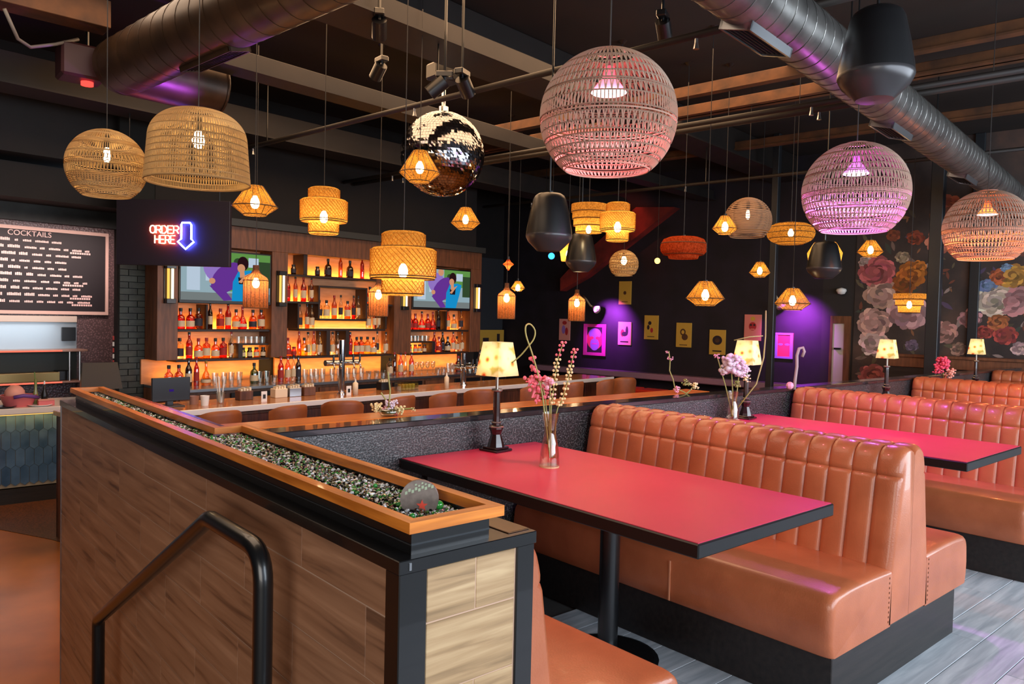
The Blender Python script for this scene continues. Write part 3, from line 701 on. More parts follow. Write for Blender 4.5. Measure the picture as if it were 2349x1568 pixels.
# bottles and glasses
bm = {'amber': tinted('amber_glass', (0.72, 0.30, 0.06)), 'red': tinted('red_glass', (0.62, 0.07, 0.04)), 'clear': tinted('clear_bottle', (0.86, 0.82, 0.74)), 'green': tinted('green_glass', (0.16, 0.30, 0.10)),
      'dark': tinted('dark_glass', (0.10, 0.05, 0.03)), 'rose': tinted('rose_glass', (0.86, 0.46, 0.34)), 'gold': tinted('gold_glass', (0.86, 0.56, 0.12))}
cap_k = flat('bottle_cap_black', srgb(20, 18, 18), 0.4); cap_g = flat('bottle_cap_gold', srgb(176, 128, 52), 0.3, 0.8); cap_r = flat('bottle_cap_red', srgb(150, 26, 24), 0.4)
lab_w = flat('bottle_label_cream', srgb(214, 190, 156), 0.7); lab_d = flat('bottle_label_dark', srgb(44, 40, 52), 0.7); lab_r = flat('bottle_label_red', srgb(160, 40, 34), 0.7)
KINDS = {   # profile (r, z) of the body, cap (r, z0, z1), label (r, z0, z1)
 'tall': ([(.0, 0), (.036, .0), (.038, .01), (.038, .19), (.030, .215), (.015, .245), (.014, .30)], (.0165, .295, .325), (.0386, .05, .15)),
 'squat': ([(.0, 0), (.047, 0), (.05, .01), (.05, .12), (.042, .15), (.018, .175), (.016, .215)], (.0195, .21, .25), (.0506, .03, .10)),
 'square': ([(.0, 0), (.044, 0), (.046, .008), (.046, .165), (.040, .18), (.016, .192), (.016, .22)], (.02, .215, .255), (.0466, .04, .13)),
 'slim': ([(.0, 0), (.028, 0), (.03, .01), (.029, .20), (.022, .225), (.012, .25), (.012, .31)], (.014, .30, .335), (.0306, .06, .16)),
 'flask': ([(.0, 0), (.05, 0), (.058, .02), (.056, .07), (.036, .13), (.015, .17), (.013, .26)], (.0165, .255, .285), (.0575, .03, .07)),
 'jar': ([(.0, 0), (.03, 0), (.034, .01), (.034, .08), (.024, .095), (.022, .11)], (.026, .105, .13), (.0346, .02, .07))}
COLN = dict(amber='amber', red='red', clear='clear', green='green', dark='dark', rose='rose', gold='golden')
KN = dict(tall='tall round-shouldered', squat='squat', square='square-shouldered', slim='slim', flask='wide flask-shaped', jar='small jar-shaped')
proto = {}
def bottle(kind, col, bx, by, z, where, capm=cap_k, labm=lab_w, s=1.0):
    lab = '%s %s bottle %s' % (KN[kind], COLN[col], where); g = 'bottles ' + where
    key = (kind, col, capm.name, labm.name if labm else '')
    loc = toA(bx, by, z)
    if key in proto:
        o = dup(proto[key], loc, TB + random.random(), lab, g); o.scale = (s, s, s); return o
    body, cap, lb = KINDS[kind]
    t = thing('bottle', lab, 'bottle', loc, TB, g); t.scale = (s, s, s)
    MB().lathe(body, 14, cap1=True).build('body', bm[col], t, smooth=True, angle=40)
    MB().lathe([(0, cap[1]), (cap[0], cap[1]), (cap[0], cap[2]), (0, cap[2])], 10).build('cap', capm, t)
    if labm: MB().lathe([(lb[0], lb[1]), (lb[0], lb[2])], 14).build('paper_label', labm, t, smooth=True)
    proto[key] = t; return t
gl_proto = {}
def tumbler(kind, bx, by, z, where):
    lab = '%s %s' % (dict(pint='tall clear drinking glass', rocks='short clear tumbler', stem='clear stemmed glass')[kind], where); loc = toA(bx, by, z)
    if kind in gl_proto: return dup(gl_proto[kind], loc, TB, lab, 'glasses ' + where)
    prof = dict(pint=[(.0, .006), (.026, .006), (.036, .14), (.038, .14), (.028, 0), (0, 0)], rocks=[(0, .008), (.034, .008), (.038, .085), (.040, .085), (.036, 0), (0, 0)],
                stem=[(0, 0), (.034, 0), (.034, .004), (.005, .008), (.004, .08), (.02, .09), (.038, .13), (.034, .18), (.032, .18), (.036, .13), (.018, .094), (0, .09)])[kind]
    o = MB().lathe(prof, 14).build('drinking_glass', glass, None, loc, TB, smooth=True, angle=40)
    tag(o, lab, 'glass', 'glasses ' + where); gl_proto[kind] = o; return o
random.seed(11)
ORD = ('leftmost', 'second-from-left', 'third-from-left', 'fourth-from-left', 'fifth-from-left', 'sixth-from-left', 'seventh-from-left')
def row(x0, x1, z, where, spec, by=8.93):
    n = len(spec); cnt = {}; keys = [tuple(q[:2]) for q in spec]
    for i, it in enumerate(spec):
        bx = x0 + (x1 - x0) * (i + 0.5) / n + random.uniform(-.012, .012)
        if it[0] in ('pint', 'rocks', 'stem'): o = tumbler(it[0], bx, by, z, where)
        else: o = bottle(it[0], it[1], bx, by + random.uniform(-.03, .02), z, where, {'k': cap_k, 'g': cap_g, 'r': cap_r}[it[2]], {'w': lab_w, 'd': lab_d, 'r': lab_r, '-': None}[it[3]])
        kk = keys[i]; cnt[kk] = cnt.get(kk, 0) + 1
        if keys.count(kk) > 1: o['label'] = ORD[cnt[kk] - 1] + ' ' + o['label']
Z = lambda s: [tuple(q.split('.')) for q in s.split()]
row(4.06, 4.37, 1.20, 'on the shelf right below the left television', Z('squat.red.k.w squat.red.k.w square.amber.k.d'))
row(4.42, 5.20, 1.20, 'right of the divider below the left television', Z('slim.dark.k.w square.amber.r.r tall.red.k.w squat.rose.k.w flask.red.r.w squat.amber.k.d square.rose.k.w'))
row(4.06, 4.80, 0.84, 'on the lower shelf below the left television', Z('square.clear.k.d tall.red.k.r squat.amber.r.w square.amber.r.w squat.amber.k.w square.red.k.r slim.clear.r.w'))
row(4.83, 5.22, 1.02, 'on the riser below the left television', Z('rocks rocks rocks rocks rocks'))
row(4.86, 5.22, 0.84, 'under the left glass riser', Z('jar.green.k.w jar.dark.k.w jar.amber.k.w jar.dark.k.w'))
row(5.50, 7.22, 1.93, 'on the top centre shelf', Z('jar.dark.k.d jar.dark.k.w jar.dark.k.d squat.dark.k.d slim.amber.r.- squat.dark.k.d slim.red.r.- squat.dark.k.d jar.dark.k.w'))
row(5.49, 5.96, 1.575, 'on the short upper left centre shelf', Z('tall.red.r.r slim.amber.k.w tall.red.r.w slim.rose.k.w'))
row(6.82, 7.24, 1.575, 'on the short upper right centre shelf', Z('squat.amber.k.w tall.amber.k.w jar.dark.k.w'))
row(6.00, 6.76, 1.35, 'in the boxed niche at the centre of the back bar', Z('square.clear.k.d square.clear.k.w tall.amber.r.w slim.clear.k.d square.amber.k.w slim.red.k.d slim.clear.k.w'))
row(5.68, 5.96, 1.21, 'on the shelf under the left of the boxed niche', Z('tall.clear.k.d slim.amber.k.w tall.clear.k.w'))
row(6.82, 7.10, 1.21, 'on the shelf under the right of the boxed niche', Z('tall.clear.k.w slim.rose.k.w slim.clear.k.w'))
row(5.50, 6.08, 0.84, 'on the lowest centre shelf, left part', Z('squat.amber.r.r jar.red.r.r slim.amber.r.- squat.gold.k.- tall.clear.k.w slim.rose.r.w tall.clear.k.w'))
row(6.18, 6.40, 0.84, 'on the lowest centre shelf, middle', Z('tall.clear.k.w tall.clear.k.-'))
row(6.50, 7.22, 0.84, 'on the lowest centre shelf, right part', Z('tall.red.k.r square.amber.k.w square.amber.k.w square.gold.k.w squat.gold.k.w slim.clear.k.d tall.clear.k.w'))
row(7.62, 8.32, 1.20, 'on the shelf right below the right television', Z('squat.red.r.r squat.red.r.r flask.red.k.w squat.red.r.r flask.red.r.r tall.dark.k.d'))
row(8.40, 8.82, 1.20, 'right of the divider below the right television', Z('tall.rose.k.w squat.clear.k.w tall.clear.k.d'))
row(7.60, 8.05, 1.02, 'on the riser below the right television', Z('rocks rocks rocks rocks rocks rocks'))
row(7.62, 8.04, 0.84, 'under the right glass riser', Z('jar.amber.k.w jar.amber.r.w jar.gold.k.w jar.amber.k.w'))
row(8.12, 8.82, 0.84, 'on the lower shelf below the right television', Z('tall.red.r.r squat.rose.r.r tall.dark.k.d squat.dark.k.w tall.rose.k.w square.clear.k.w tall.clear.k.w'))
ONC = 'on the service counter'
row(3.78, 4.75, 0.55, ONC + ' at the left end', Z('squat.rose.k.w squat.amber.k.w tall.dark.k.w slim.red.r.r flask.gold.g.w pint pint pint pint'), 8.6)
row(4.80, 5.9, 0.55, ONC + ' below the left pillar', Z('squat.green.k.w pint pint rocks tall.red.r.r tall.rose.r.w slim.clear.k.w tall.dark.k.d pint pint pint pint'), 8.55)
row(5.9, 7.0, 0.55, ONC + ' below the boxed niche', Z('pint pint pint pint pint rocks rocks rocks square.clear.k.w'), 8.5)
row(7.0, 8.4, 0.55, ONC + ' below the right pillar', Z('slim.amber.r.- tall.rose.k.w slim.clear.r.- tall.amber.k.w stem stem stem stem rocks rocks pint pint squat.red.r.r'), 8.55)
row(8.4, 9.05, 0.55, ONC + ' at the right end', Z('pint pint rocks tall.clear.k.w square.gold.k.w tall.clear.k.w'), 8.5)

# things standing on the bar top
def on_bar(px, by): 
    p = atBy(px, 900, by); return p.x, by
ZB = ZL + 1.07
def tap_tower(label, px, h, half):
    bx, by = on_bar(px, 6.75)
    t = bthing('beer_tower', label, 'beer tap', bx, by, ZB)
    MB().lathe([(0.05, 0), (0.05, .012), (.034, .02), (.034, h), (.0, h)], 18).build('column', chrome, t, smooth=True, angle=40)
    MB().tube([(-half, 0, h * .58), (half, 0, h * .58)], 0.032, 14).build('crossbar', chrome, t, smooth=True, angle=40)
    for k in range(5):
        x = -half + (k + .5) * 2 * half / 5
        if abs(x) < 0.02: continue
        f = MB().tube([(x, -0.03, h * .58), (x, -0.10, h * .58 - 0.01), (x, -0.11, h * .58 - 0.06)], 0.009, 8).build('faucet', chrome, t, smooth=True)
        MB().lathe([(0.006, 0), (.012, .03), (.010, .09), (0, .09)], 8, (x, -0.09, h * .58 + 0.005)).build('handle', black_plastic, f)
tap_tower('tall chrome T-shaped beer tower on the middle of the bar', 783, 0.58, 0.21)
tap_tower('shorter chrome beer tower at the right of the bar behind the lit table lamp', 1062, 0.40, 0.18)
def pos(label, px, by, z, w, h):
    p = atBy(px, 900, by); t = bthing('register_screen', label, 'monitor', p.x, by, z)
    MB().box(-w / 2, w / 2, -.012, .012, .05, .05 + h, .004).build('screen_back', black_plastic, t)
    MB().box(-.03, .03, .012, .05, .0, .05 + h * .6, .004).build('neck', black_plastic, t)
    MB().box(-.1, .1, -.07, .09, 0, .012, .003).build('foot', black_plastic, t)
    MB().box(-.02, .02, -.0135, -.012, .05 + h * .4, .05 + h * .5).build('logo', emis('monitor_mark', (70, 40, 150), .5), t)
pos('black register monitor on the left of the bar', 392, 6.75, ZB, 0.34, 0.21)
def cup(label, px, by, z, r, h, m, extra=None, cat='cup'):
    p = atBy(px, 900, by); t = bthing('cup', label, cat, p.x, by, z)
    MB().lathe([(0, 0), (r * .8, 0), (r, h), (r * .93, h), (r * .74, .006), (0, .006)], 16).build('body', m, t, smooth=True, angle=40)
    if extra == 'straws':
        mb = [MB().tube([(math.cos(a) * r * .3, math.sin(a) * r * .3, .01), (math.cos(a) * r * 1.1, math.sin(a) * r * 1.1, h * 2.3)], .004, 6).build('straw', white, t) for a in (0.3, 1.6, 2.8, 4.0, 5.2)]
cup('clear cup of pale straws on the bar near the left television', 506, 6.7, ZB, .04, .11, glass, 'straws')
cup('white cup on the bar beside the register monitor', 470, 6.65, ZB, .04, .09, white)
cup('pinkish cup on the bar right of the register monitor', 445, 6.8, ZB, .045, .075, flat('rose_cup', srgb(170, 128, 112), .5))
for px, lab in ((800, 'white table card on the bar right of the tall beer tower'), (606, 'small black-and-white card on the bar below the left sconce')):
    p = atBy(px, 900, 6.6); t = bthing('table_card', lab, 'card', p.x, 6.6, ZB); MB().box(-.03, .03, -.003, .003, 0, .1).build('card', white, t); MB().box(-.014, .014, -.0045, -.003, .03, .07).build('print', black_paint, t)
p = atBy(815, 900, 6.62); t = bthing('squeeze_bottle', 'pale squeeze bottle on the bar right of the tall beer tower', 'bottle', p.x, 6.62, ZB); MB().lathe([(0, 0), (.03, 0), (.03, .12), (.012, .135)], 14).build('body', cream, t, smooth=True); MB().lathe([(.012, .135), (.004, .17), (0, .17)], 10).build('nozzle', white, t)
p = atBy(1024, 900, 6.55); t = bthing('squeeze_bottle', 'pale squeeze bottle on the bar left of the shorter beer tower', 'bottle', p.x, 6.55, ZB); MB().lathe([(0, 0), (.028, 0), (.028, .13), (.012, .15)], 14).build('body', cream, t, smooth=True); MB().lathe([(.012, .15), (.005, .19), (0, .19)], 10).build('nozzle', white, t)
p = atBy(932, 900, 6.66); t = bthing('garnish_tray', 'clear garnish tray with yellow fruit on the bar behind the flowers', 'tray', p.x, 6.66, ZB)
MB().box(-.13, .13, -.06, .06, 0, .006).box(-.13, .13, -.06, -.056, 0, .1).box(-.13, .13, .056, .06, 0, .1).box(-.13, -.126, -.06, .06, 0, .1).box(.126, .13, -.06, .06, 0, .1).build('tray', glass, t)
for k in range(5): MB().lathe([(0, .006), (.021, .006), (.023, .07), (0, .075)], 10, (-.1 + k * .05, 0, 0)).build('fruit_pot', flat('lemon_%d' % k, srgb(206, 160 + 6 * k, 60), .5), t)
for k, px in enumerate((560, 640, 672, 880, 705)):
    p = atBy(px, 900, 6.85); 
    t = bthing('napkin_caddy', ('wooden caddy on the bar left of the tall beer tower', 'clear caddy of picks on the bar under the second sconce', 'plastic caddy on the bar under the centre shelves', 'smoky caddy on the bar right of the tall beer tower', 'low wooden caddy beside the tall beer tower')[k], 'caddy', p.x, 6.85, ZB)
    MB().box(-.07, .07, -.05, .05, 0, .09, .004).build('box', (bar_front, cream, steel, black_plastic, frame_wood)[k], t)
    for q in range(4): MB().box(-.05 + q * .03, -.03 + q * .03, -.03, .03, .09, .11 + .01 * (q % 2)).build('napkins', cream, t)

# ------------------------------------------------------------------ order counter, menu board, kitchen pass (left)
teal = ramp_mat('teal_glazed_tile', [(0.3, srgb(46, 74, 106)), (0.7, srgb(80, 112, 148))], nscale=5, rough=0.16, rand=True, coat=0.3)
oc = thing('order_counter', 'order counter clad in teal picket tiles with a white top', 'counter', (0.0, 8.70, ZL))
MB().box(-0.6, 2.0, 0.02, 0.7, 0.16, 0.89).build('carcass', flat('pale_grout', srgb(150, 140, 122), .8), oc)
MB().box(-0.6, 2.0, 0.0, 0.7, 0.0, 0.15).build('plinth', black_wood, oc)
MB().box(-0.66, 2.02, -0.07, 0.75, 0.885, 0.944, 0.006).build('counter_top', flat('white_quartz', srgb(214, 206, 196), .25), oc)
TW, TH, CUT = 0.078, 0.20, 0.028
mb = MB(); poly = [(0, -TH / 2), (TW / 2 - .002, -TH / 2 + CUT), (TW / 2 - .002, TH / 2 - CUT), (0, TH / 2), (-TW / 2 + .002, TH / 2 - CUT), (-TW / 2 + .002, -TH / 2 + CUT)]
mb.prism(poly, 0.008, 0.02); tile0 = mb.build('picket_tile', teal, oc); first = True
for r in range(5):
    zc = 0.80 - r * (TH - CUT + 0.002)
    for k in range(32):
        x = -0.55 + k * TW + (TW / 2 if r % 2 else 0)
        if zc < 0.15: continue
        o = tile0 if first else tile0.copy()
        if not first: C.objects.link(o)
        first = False; o.location = (x, 0, zc)
area_light('counter_under_light', (0.7, 8.655, ZL + 0.872), (math.radians(18), 0, 0), 2.5, 0.03, 5, (1.0, 0.5, 0.10))
MB().box(-0.6, 2.0, -0.05, -0.03, 0.875, 0.884).build('led_strip', glow('amber_led', (1, .55, .12), 1.2), oc)
ZK = ZL + 0.944
def onk(px, y=8.85):
    r = ray(px, 915); t = y / r.y; return r.x * t
x = onk(42); t = thing('gift_basket', 'pink basket with purple tissue on the order counter', 'basket', (x, 8.85, ZK))
MB().lathe([(0, 0), (.12, 0), (.16, .11), (.15, .11), (.11, .01), (0, .01)], 20).build('basket', flat('pink_plastic', srgb(206, 104, 104), .5), t, smooth=True, angle=40)
MB().ball((-.03, 0, .12), .09, 10, 8).build('pink_paper', flat('pink_tissue', srgb(214, 150, 132), .7), t, smooth=True)
MB().tube([(-.06, -.15, .10), (.02, -.16, .115), (.1, -.13, .10), (.16, -.05, .08)], .018, 8).build('ribbon', flat('purple_ribbon', srgb(96, 60, 130), .5), t, smooth=True)
x = onk(82); t = thing('bud_vase', 'slim yellow-green bud vase on the order counter beside the pink basket', 'vase', (x, 8.86, ZK))
MB().lathe([(0, 0), (.03, 0), (.034, .06), (.012, .16), (.014, .26)], 14).build('vase', flat('olive_glass', srgb(120, 126, 70), .2), t, smooth=True)
MB().tube([(0, 0, .2), (-.01, 0, .33)], .006, 6).build('stem', flat('stem_green', srgb(96, 120, 60), .6), t)
x = onk(104); t = thing('candle_holder', 'dark bottle-shaped candle holder on the order counter', 'candle holder', (x, 8.9, ZK)); MB().lathe([(0, 0), (.03, 0), (.03, .10), (.012, .15), (.012, .2), (0, .2)], 12).build('holder', black_plastic, t, smooth=True); MB().lathe([(0, .2), (.008, .2), (.006, .235), (0, .235)], 8).build('candle', white, t)
for px, lab in ((92, 'white plate on the order counter in front of the bud vase'), (8, 'dark plate at the left end of the order counter')):
    x = onk(px, 8.75); tag(MB().lathe([(0, 0), (.07, 0), (.11, .014), (.10, .016), (.06, .006), (0, .006)], 24).build('plate', white if px > 50 else black_plastic, None, (x, 8.75, ZK), smooth=True), lab, 'plate')
x = onk(108, 8.72); t = thing('pink_box', 'small pink box at the right of the order counter', 'box', (x, 8.78, ZK)); MB().box(-.07, .07, -.04, .04, 0, .05, .004).build('box', MATS['pink_plastic'], t); MB().box(-.072, .072, -.042, .042, .05, .06, .003).build('lid', MATS['pink_tissue'], t)
r = ray(232, 868); tt = 9.0 / r.y; t = thing('cash_register', 'dark slanted cash register screen behind the far end of the planter', 'monitor', (r.x * tt, 9.0, ZK))
mb = MB(); mb.add([(-.2, -.05, .12), (.2, -.05, .12), (.17, .04, .40), (-.17, .04, .40), (-.2, .03, .12), (.2, .03, .12), (.17, .1, .40), (-.17, .1, .40)], [(0, 1, 2, 3), (5, 4, 7, 6), (3, 2, 6, 7), (0, 4, 5, 1), (1, 5, 6, 2), (4, 0, 3, 7)]); mb.build('screen_back', black_plastic, t)
MB().box(-.12, .12, -.1, .12, 0, .12, .006).build('base', black_plastic, t)

# menu board on the mosaic wall (bar frame plane by = 10.2)
YB = 10.2
m0 = atBy(240, 543, YB); m1 = atBy(240, 715, YB)
mnu = bthing('menu_board', 'large framed dark menu board with pale lettering above the kitchen pass', 'menu board', m0.x, YB, m1.z)
MW, MH = 2.0, m0.z - m1.z
MB().box(-MW, 0, -.02, 0, 0, MH).build('board', flat('board_dark', srgb(26, 16, 20), .6), mnu)
pale = flat('pale_pink_frame', srgb(214, 176, 162), .5)
for a in ((-MW - .02, .0, -.035, 0, MH - .0, MH + .04), (-MW - .02, 0.0, -.035, 0, -.04, .0), (-.0, .035, -.035, 0, -.04, MH + .04), (-MW - .04, -MW, -.035, 0, -.04, MH + .04)): MB().box(*a).build('frame_bar', pale, mnu)
ink = flat('menu_lettering', srgb(236, 196, 188), .6)
text_mesh('title', 'COCKTAILS', .085, ink, mnu, (-.83, -.0225, MH - .068), (PI / 2, 0, 0))
rw = random.Random(5)
for k in range(10):
    z = MH - .135 - k * .079; end = (-.42, -.10, -.14, -.34, -.38, -.12, -.18, -.26, -.10, -.08)[k]
    mb = MB(); x = -MW + .06; head = True
    while x < end:
        big = x < end - .95 + .0 * k and x > -MW and head
        w = rw.uniform(.05, .15); h = .034 if x < -1.05 + .1 * (k % 3) else .024
        if x + w > end: break
        nl = max(2, int(w / .018))
        for q in range(nl):     # separate letter-sized strokes
            xx = x + q * .018; hh = h * (1 if q % 3 else .86)
            mb.add([(xx, -.0215, z), (xx + .014, -.0215, z), (xx + .014, -.0215, z + hh), (xx, -.0215, z + hh)], [(0, 1, 2, 3)])
        x += w + .03
    if k in (1, 6, 8, 9):
        for q in range(9): mb.add([(end - .30 + q * .026, -.0215, z - .03), (end - .28 + q * .026, -.0215, z - .03), (end - .28 + q * .026, -.0215, z - .008), (end - .30 + q * .026, -.0215, z - .008)], [(0, 1, 2, 3)])
    o = mb.build('menu_line', ink, mnu); o['kind'] = 'stuff'

area_light('menu_fill_light', toA(m0.x - .9, YB - .85, m0.z + .12), (math.radians(48), 0, TB), 2.2, .12, 16, (1.0, .78, .74), 95)  # added light to brighten the menu board, no fixture above it

# kitchen pass-through
k1 = atBy(175, 725, YB); k0 = atBy(175, 872, YB)
KX1 = k1.x; KX0 = KX1 - 2.2; KZ1 = k1.z; KZ0 = k0.z
kp = bthing('kitchen_pass', 'stainless kitchen pass window with red heat lamp shelves', 'pass window', KX1, YB, KZ0)
KH = KZ1 - KZ0
MB().box(-2.2, 0, -.03, .0, KH - .075, KH, .004).build('hood', flat('pale_hood', srgb(206, 188, 172), .4, .1), kp)
MB().box(-2.2, 0, -.012, -.002, 0, KH - .075).build('back_sheet', flat('bluish_steel', srgb(150, 160, 166), .35, .5), kp)
MB().box(-2.2, 0, -.016, -.012, 0, KH * .46).build('lower_opening', flat('pass_dark', srgb(48, 50, 44), .6), kp)
heat = glow('red_heat_lamp', (1.0, .10, .06), 2.2)
for z in (KH * .47, 0.0):
    s = MB().box(-2.2, 0.03, -.30, -.016, z, z + .025, .004).build('shelf', flat('copper_shelf_%d' % (z > 0), srgb(150, 110, 92), .35, .4), kp)
    MB().box(-1.0, -.25, -.304, -.30, z + .006, z + .020).build('heat_strip', heat, s)
for x in (-.05, -.16): MB().tube([(x, -.27, .025), (x, -.27, KH * .47)], .012, 8).build('post', steel, kp)
MB().box(-.17, -.02, -.05, -.018, KH * .62, KH * .83, .004).build('control_box', black_plastic, kp)
MB().box(-1.9, -.26, -.26, -.06, .025, .13, .006).build('food_pan', flat('brass_pan', srgb(150, 130, 84), .3, .7), kp)
MB().box(-.27, -.12, -.2, -.06, .025, .14, .006).build('bin', black_plastic, kp)
MB().tube([(.02, -.28, -.22), (.02, -.28, .0)], .014, 8).build('post', steel, kp)
area_light('pass_light', toA(KX1 - 1.0, YB - .18, KZ1 - .1), (0, 0, TB), 1.6, .1, 5, (.85, .93, 1.0))

# red and white string of stickers down the wall edge
for k in range(6):
    p = atBy(263, 775 + k * 14, YB - .02); tag(MB().box(-.02, .02, -.02, 0, -.028, .028, .004).build('wall_tag', (flat('sticker_red', srgb(176, 70, 66), .5) if k == 0 else MATS['sticker_red']) if k % 2 == 0 else white, None, toA(p.x, YB - .0, p.z), TB), '%s tag on the mosaic wall edge, %s from the top' % (('red', 'white')[k % 2], ('first', 'second', 'third', 'fourth', 'fifth', 'sixth')[k]), 'tag')

# neon order sign on a black panel hung in front of the back bar, turned towards the entrance
SDEP = 8.0                               # distance of the sign panel from the entrance viewpoint
RS = -TA
q0 = atD(266, 606, SDEP); q1 = atD(526, 456, SDEP)
sg = thing('order_sign', 'black hanging panel with red ORDER HERE neon and blue neon arrow', 'neon sign', q0, RS)
SW, SH = 260 * SDEP / F, 150 * SDEP / F
MB().box(0, SW, 0, .06, 0, SH, .004).build('panel', flat('sign_panel', srgb(28, 21, 34), .5), sg)
for x in (.12, SW - .12): MB().tube([(x, .03, SH), (x, .03, ZC - q0.z)], .006, 6).build('hanger', black_metal, sg)
def S(px, py): return Vector(((px - 266) * SDEP / F, -.03, (606 - py) * SDEP / F))
red_n = glow('red_neon', (1.0, .12, .06), 45); blue_n = glow('blue_neon', (.08, .10, 1.0), 70)
GL = {'O': [[(.5, 1), (.2, .95), (0, .7), (0, .3), (.2, .05), (.5, 0), (.8, .05), (1, .3), (1, .7), (.8, .95), (.5, 1)]], 'R': [[(0, 0), (0, 1), (.7, 1), (1, .82), (1, .62), (.7, .45), (0, .45)], [(.55, .45), (1, 0)]],
      'D': [[(0, 0), (0, 1), (.55, 1), (.95, .75), (1, .5), (.95, .25), (.55, 0), (0, 0)]], 'E': [[(1, 1), (0, 1), (0, 0), (1, 0)], [(0, .5), (.8, .5)]], 'H': [[(0, 0), (0, 1)], [(1, 0), (1, 1)], [(0, .5), (1, .5)]]}
def neon_word(wd, px0, px1, pyt, pyb):
    n = len(wd); cw = (px1 - px0) / n
    for i, ch in enumerate(wd):
        mb = MB()
        for stq in GL[ch]: mb.tube([S(px0 + i * cw + cw * (.08 + .84 * u), pyb + (pyt - pyb) * v) for u, v in stq], .0062, 6)
        o = mb.build('neon_letter', red_n, sg, smooth=True); o['label'] = 'red neon letter ' + ch
neon_word('ORDER', 346, 413, 516, 533); neon_word('HERE', 357, 405, 538, 556)
ar = [(418, 513), (420, 508), (438, 508), (441, 513), (441, 545), (447, 551), (428, 568), (410, 551), (418, 545)]
mb = MB(); mb.tube([S(*p) for p in ar], .0095, 6, closed=True); o = mb.build('neon_arrow', blue_n, sg, smooth=True); o['label'] = 'blue neon down arrow'

# ------------------------------------------------------------------ pendant lamps
rattan = shade_mat('grey_rattan', srgb(196, 172, 154), 0.36)
rattan_warm = shade_mat('amber_rattan', srgb(190, 156, 108), 0.22)
bamboo = shade_mat('amber_bamboo', srgb(232, 176, 84), 0.6, 70, .25)
bamboo_strip = shade_mat('bamboo_strip', srgb(200, 128, 44), 0.35)
amber_shade = shade_mat('amber_string_shade', srgb(206, 146, 62), 0.42, 90, .35)
rust_shade = shade_mat('rust_fabric', srgb(196, 84, 44), 0.5, 60)
wicker = shade_mat('brown_wicker', srgb(190, 112, 64), 0.45, 80, .25)
HANG = {'large rattan globe lamp glowing violet above the second table': 2.925}   # these hang from the ducts
wire_dark = flat('shade_wire', srgb(70, 44, 20), .6)
def hang(t, z_top, zc=None, r=.0035):
    zc = zc or HANG.get(t['label'], ZC)
    MB().tube([(0, 0, z_top), (0, 0, zc - t.location.z)], r, 5).build('cord', cord_mat, t)
    MB().lathe([(0, -.03), (.02, -.03), (.05, 0), (0, 0)], 12, (0, 0, zc - t.location.z)).build('ceiling_rose', black_plastic, t)
def socket_bulb(t, z, kind='edison', m=None, s=1.0):
    MB().lathe([(0, .09), (.018, .09), (.02, .03), (.016, .0), (0, 0)], 10, (0, 0, z)).build('lamp_holder', black_plastic, t)
    if kind == 'edison': prof = [(.0, -.10), (.012, -.098), (.02, -.08), (.021, -.05), (.018, -.02), (.012, 0)]
    else: prof = [(0, -.115), (.022, -.108), (.036, -.085), (.04, -.06), (.032, -.03), (.016, 0)]
    MB().lathe([(r * s, q * s) for r, q in prof], 12, (0, 0, z)).build('bulb', m or bulb_mat, t, smooth=True)
def weave(mb, R, prof, nm, rows, dense, r=.0032):
    """meridian strands between rings; rows = list of (t0, t1, style) along the profile; prof(t) -> (radius, z)"""
    for (t0, t1, style) in rows:
        if style == 'band':                      # close-packed rings
            k = max(2, int(abs(prof(t1)[1] - prof(t0)[1]) / (r * 2.6)) + 1)
            for i in range(k):
                a, z = prof(t0 + (t1 - t0) * i / max(1, k - 1)); ring(mb, a, z, r)
        else:
            n = nm if style == 'zig' else int(nm * .8)
            for i in range(n):
                a0 = 2 * PI * i / n; da = (PI / n * (1 if i % 2 else -1)) if style == 'zig' else 0
                p = []
                for q in range(4):
                    t = t0 + (t1 - t0) * q / 3; rr, z = prof(t); a = a0 + da * q / 3; p.append((rr * math.cos(a), rr * math.sin(a), z))
                mb.tube(p, r * .95, 3, cap=False)
            ring(mb, *prof(t1), r); ring(mb, *prof(t0), r)
def ring(mb, a, z, r, n=40):
    mb.tube([(a * math.cos(2 * PI * k / n), a * math.sin(2 * PI * k / n), z) for k in range(n)], r, 4, closed=True)
def globe_prof(R, top, bot):
    """sphere cut flat at top (fraction of R) and bottom; t 0..1 from top to bottom"""
    a0 = math.asin(top); a1 = PI - math.asin(bot)
    return lambda t: (R * math.sin(a0 + (a1 - a0) * t), R * math.cos(a0 + (a1 - a0) * t) * .98)
GL_ROWS = [(0, .07, 'band'), (.07, .15, 'zig'), (.15, .24, 'zig'), (.24, .255, 'band'), (.255, .325, 'zig'), (.325, .40, 'zig'), (.40, .455, 'zig'), (.455, .47, 'band'), (.47, .54, 'zig'), (.54, .62, 'str'), (.62, .66, 'band'), (.66, .715, 'zig'), (.715, .77, 'zig'), (.77, .795, 'band'), (.795, .85, 'zig'), (.85, .90, 'zig'), (.90, .925, 'band'), (.925, .98, 'zig'), (.98, 1.0, 'band')]
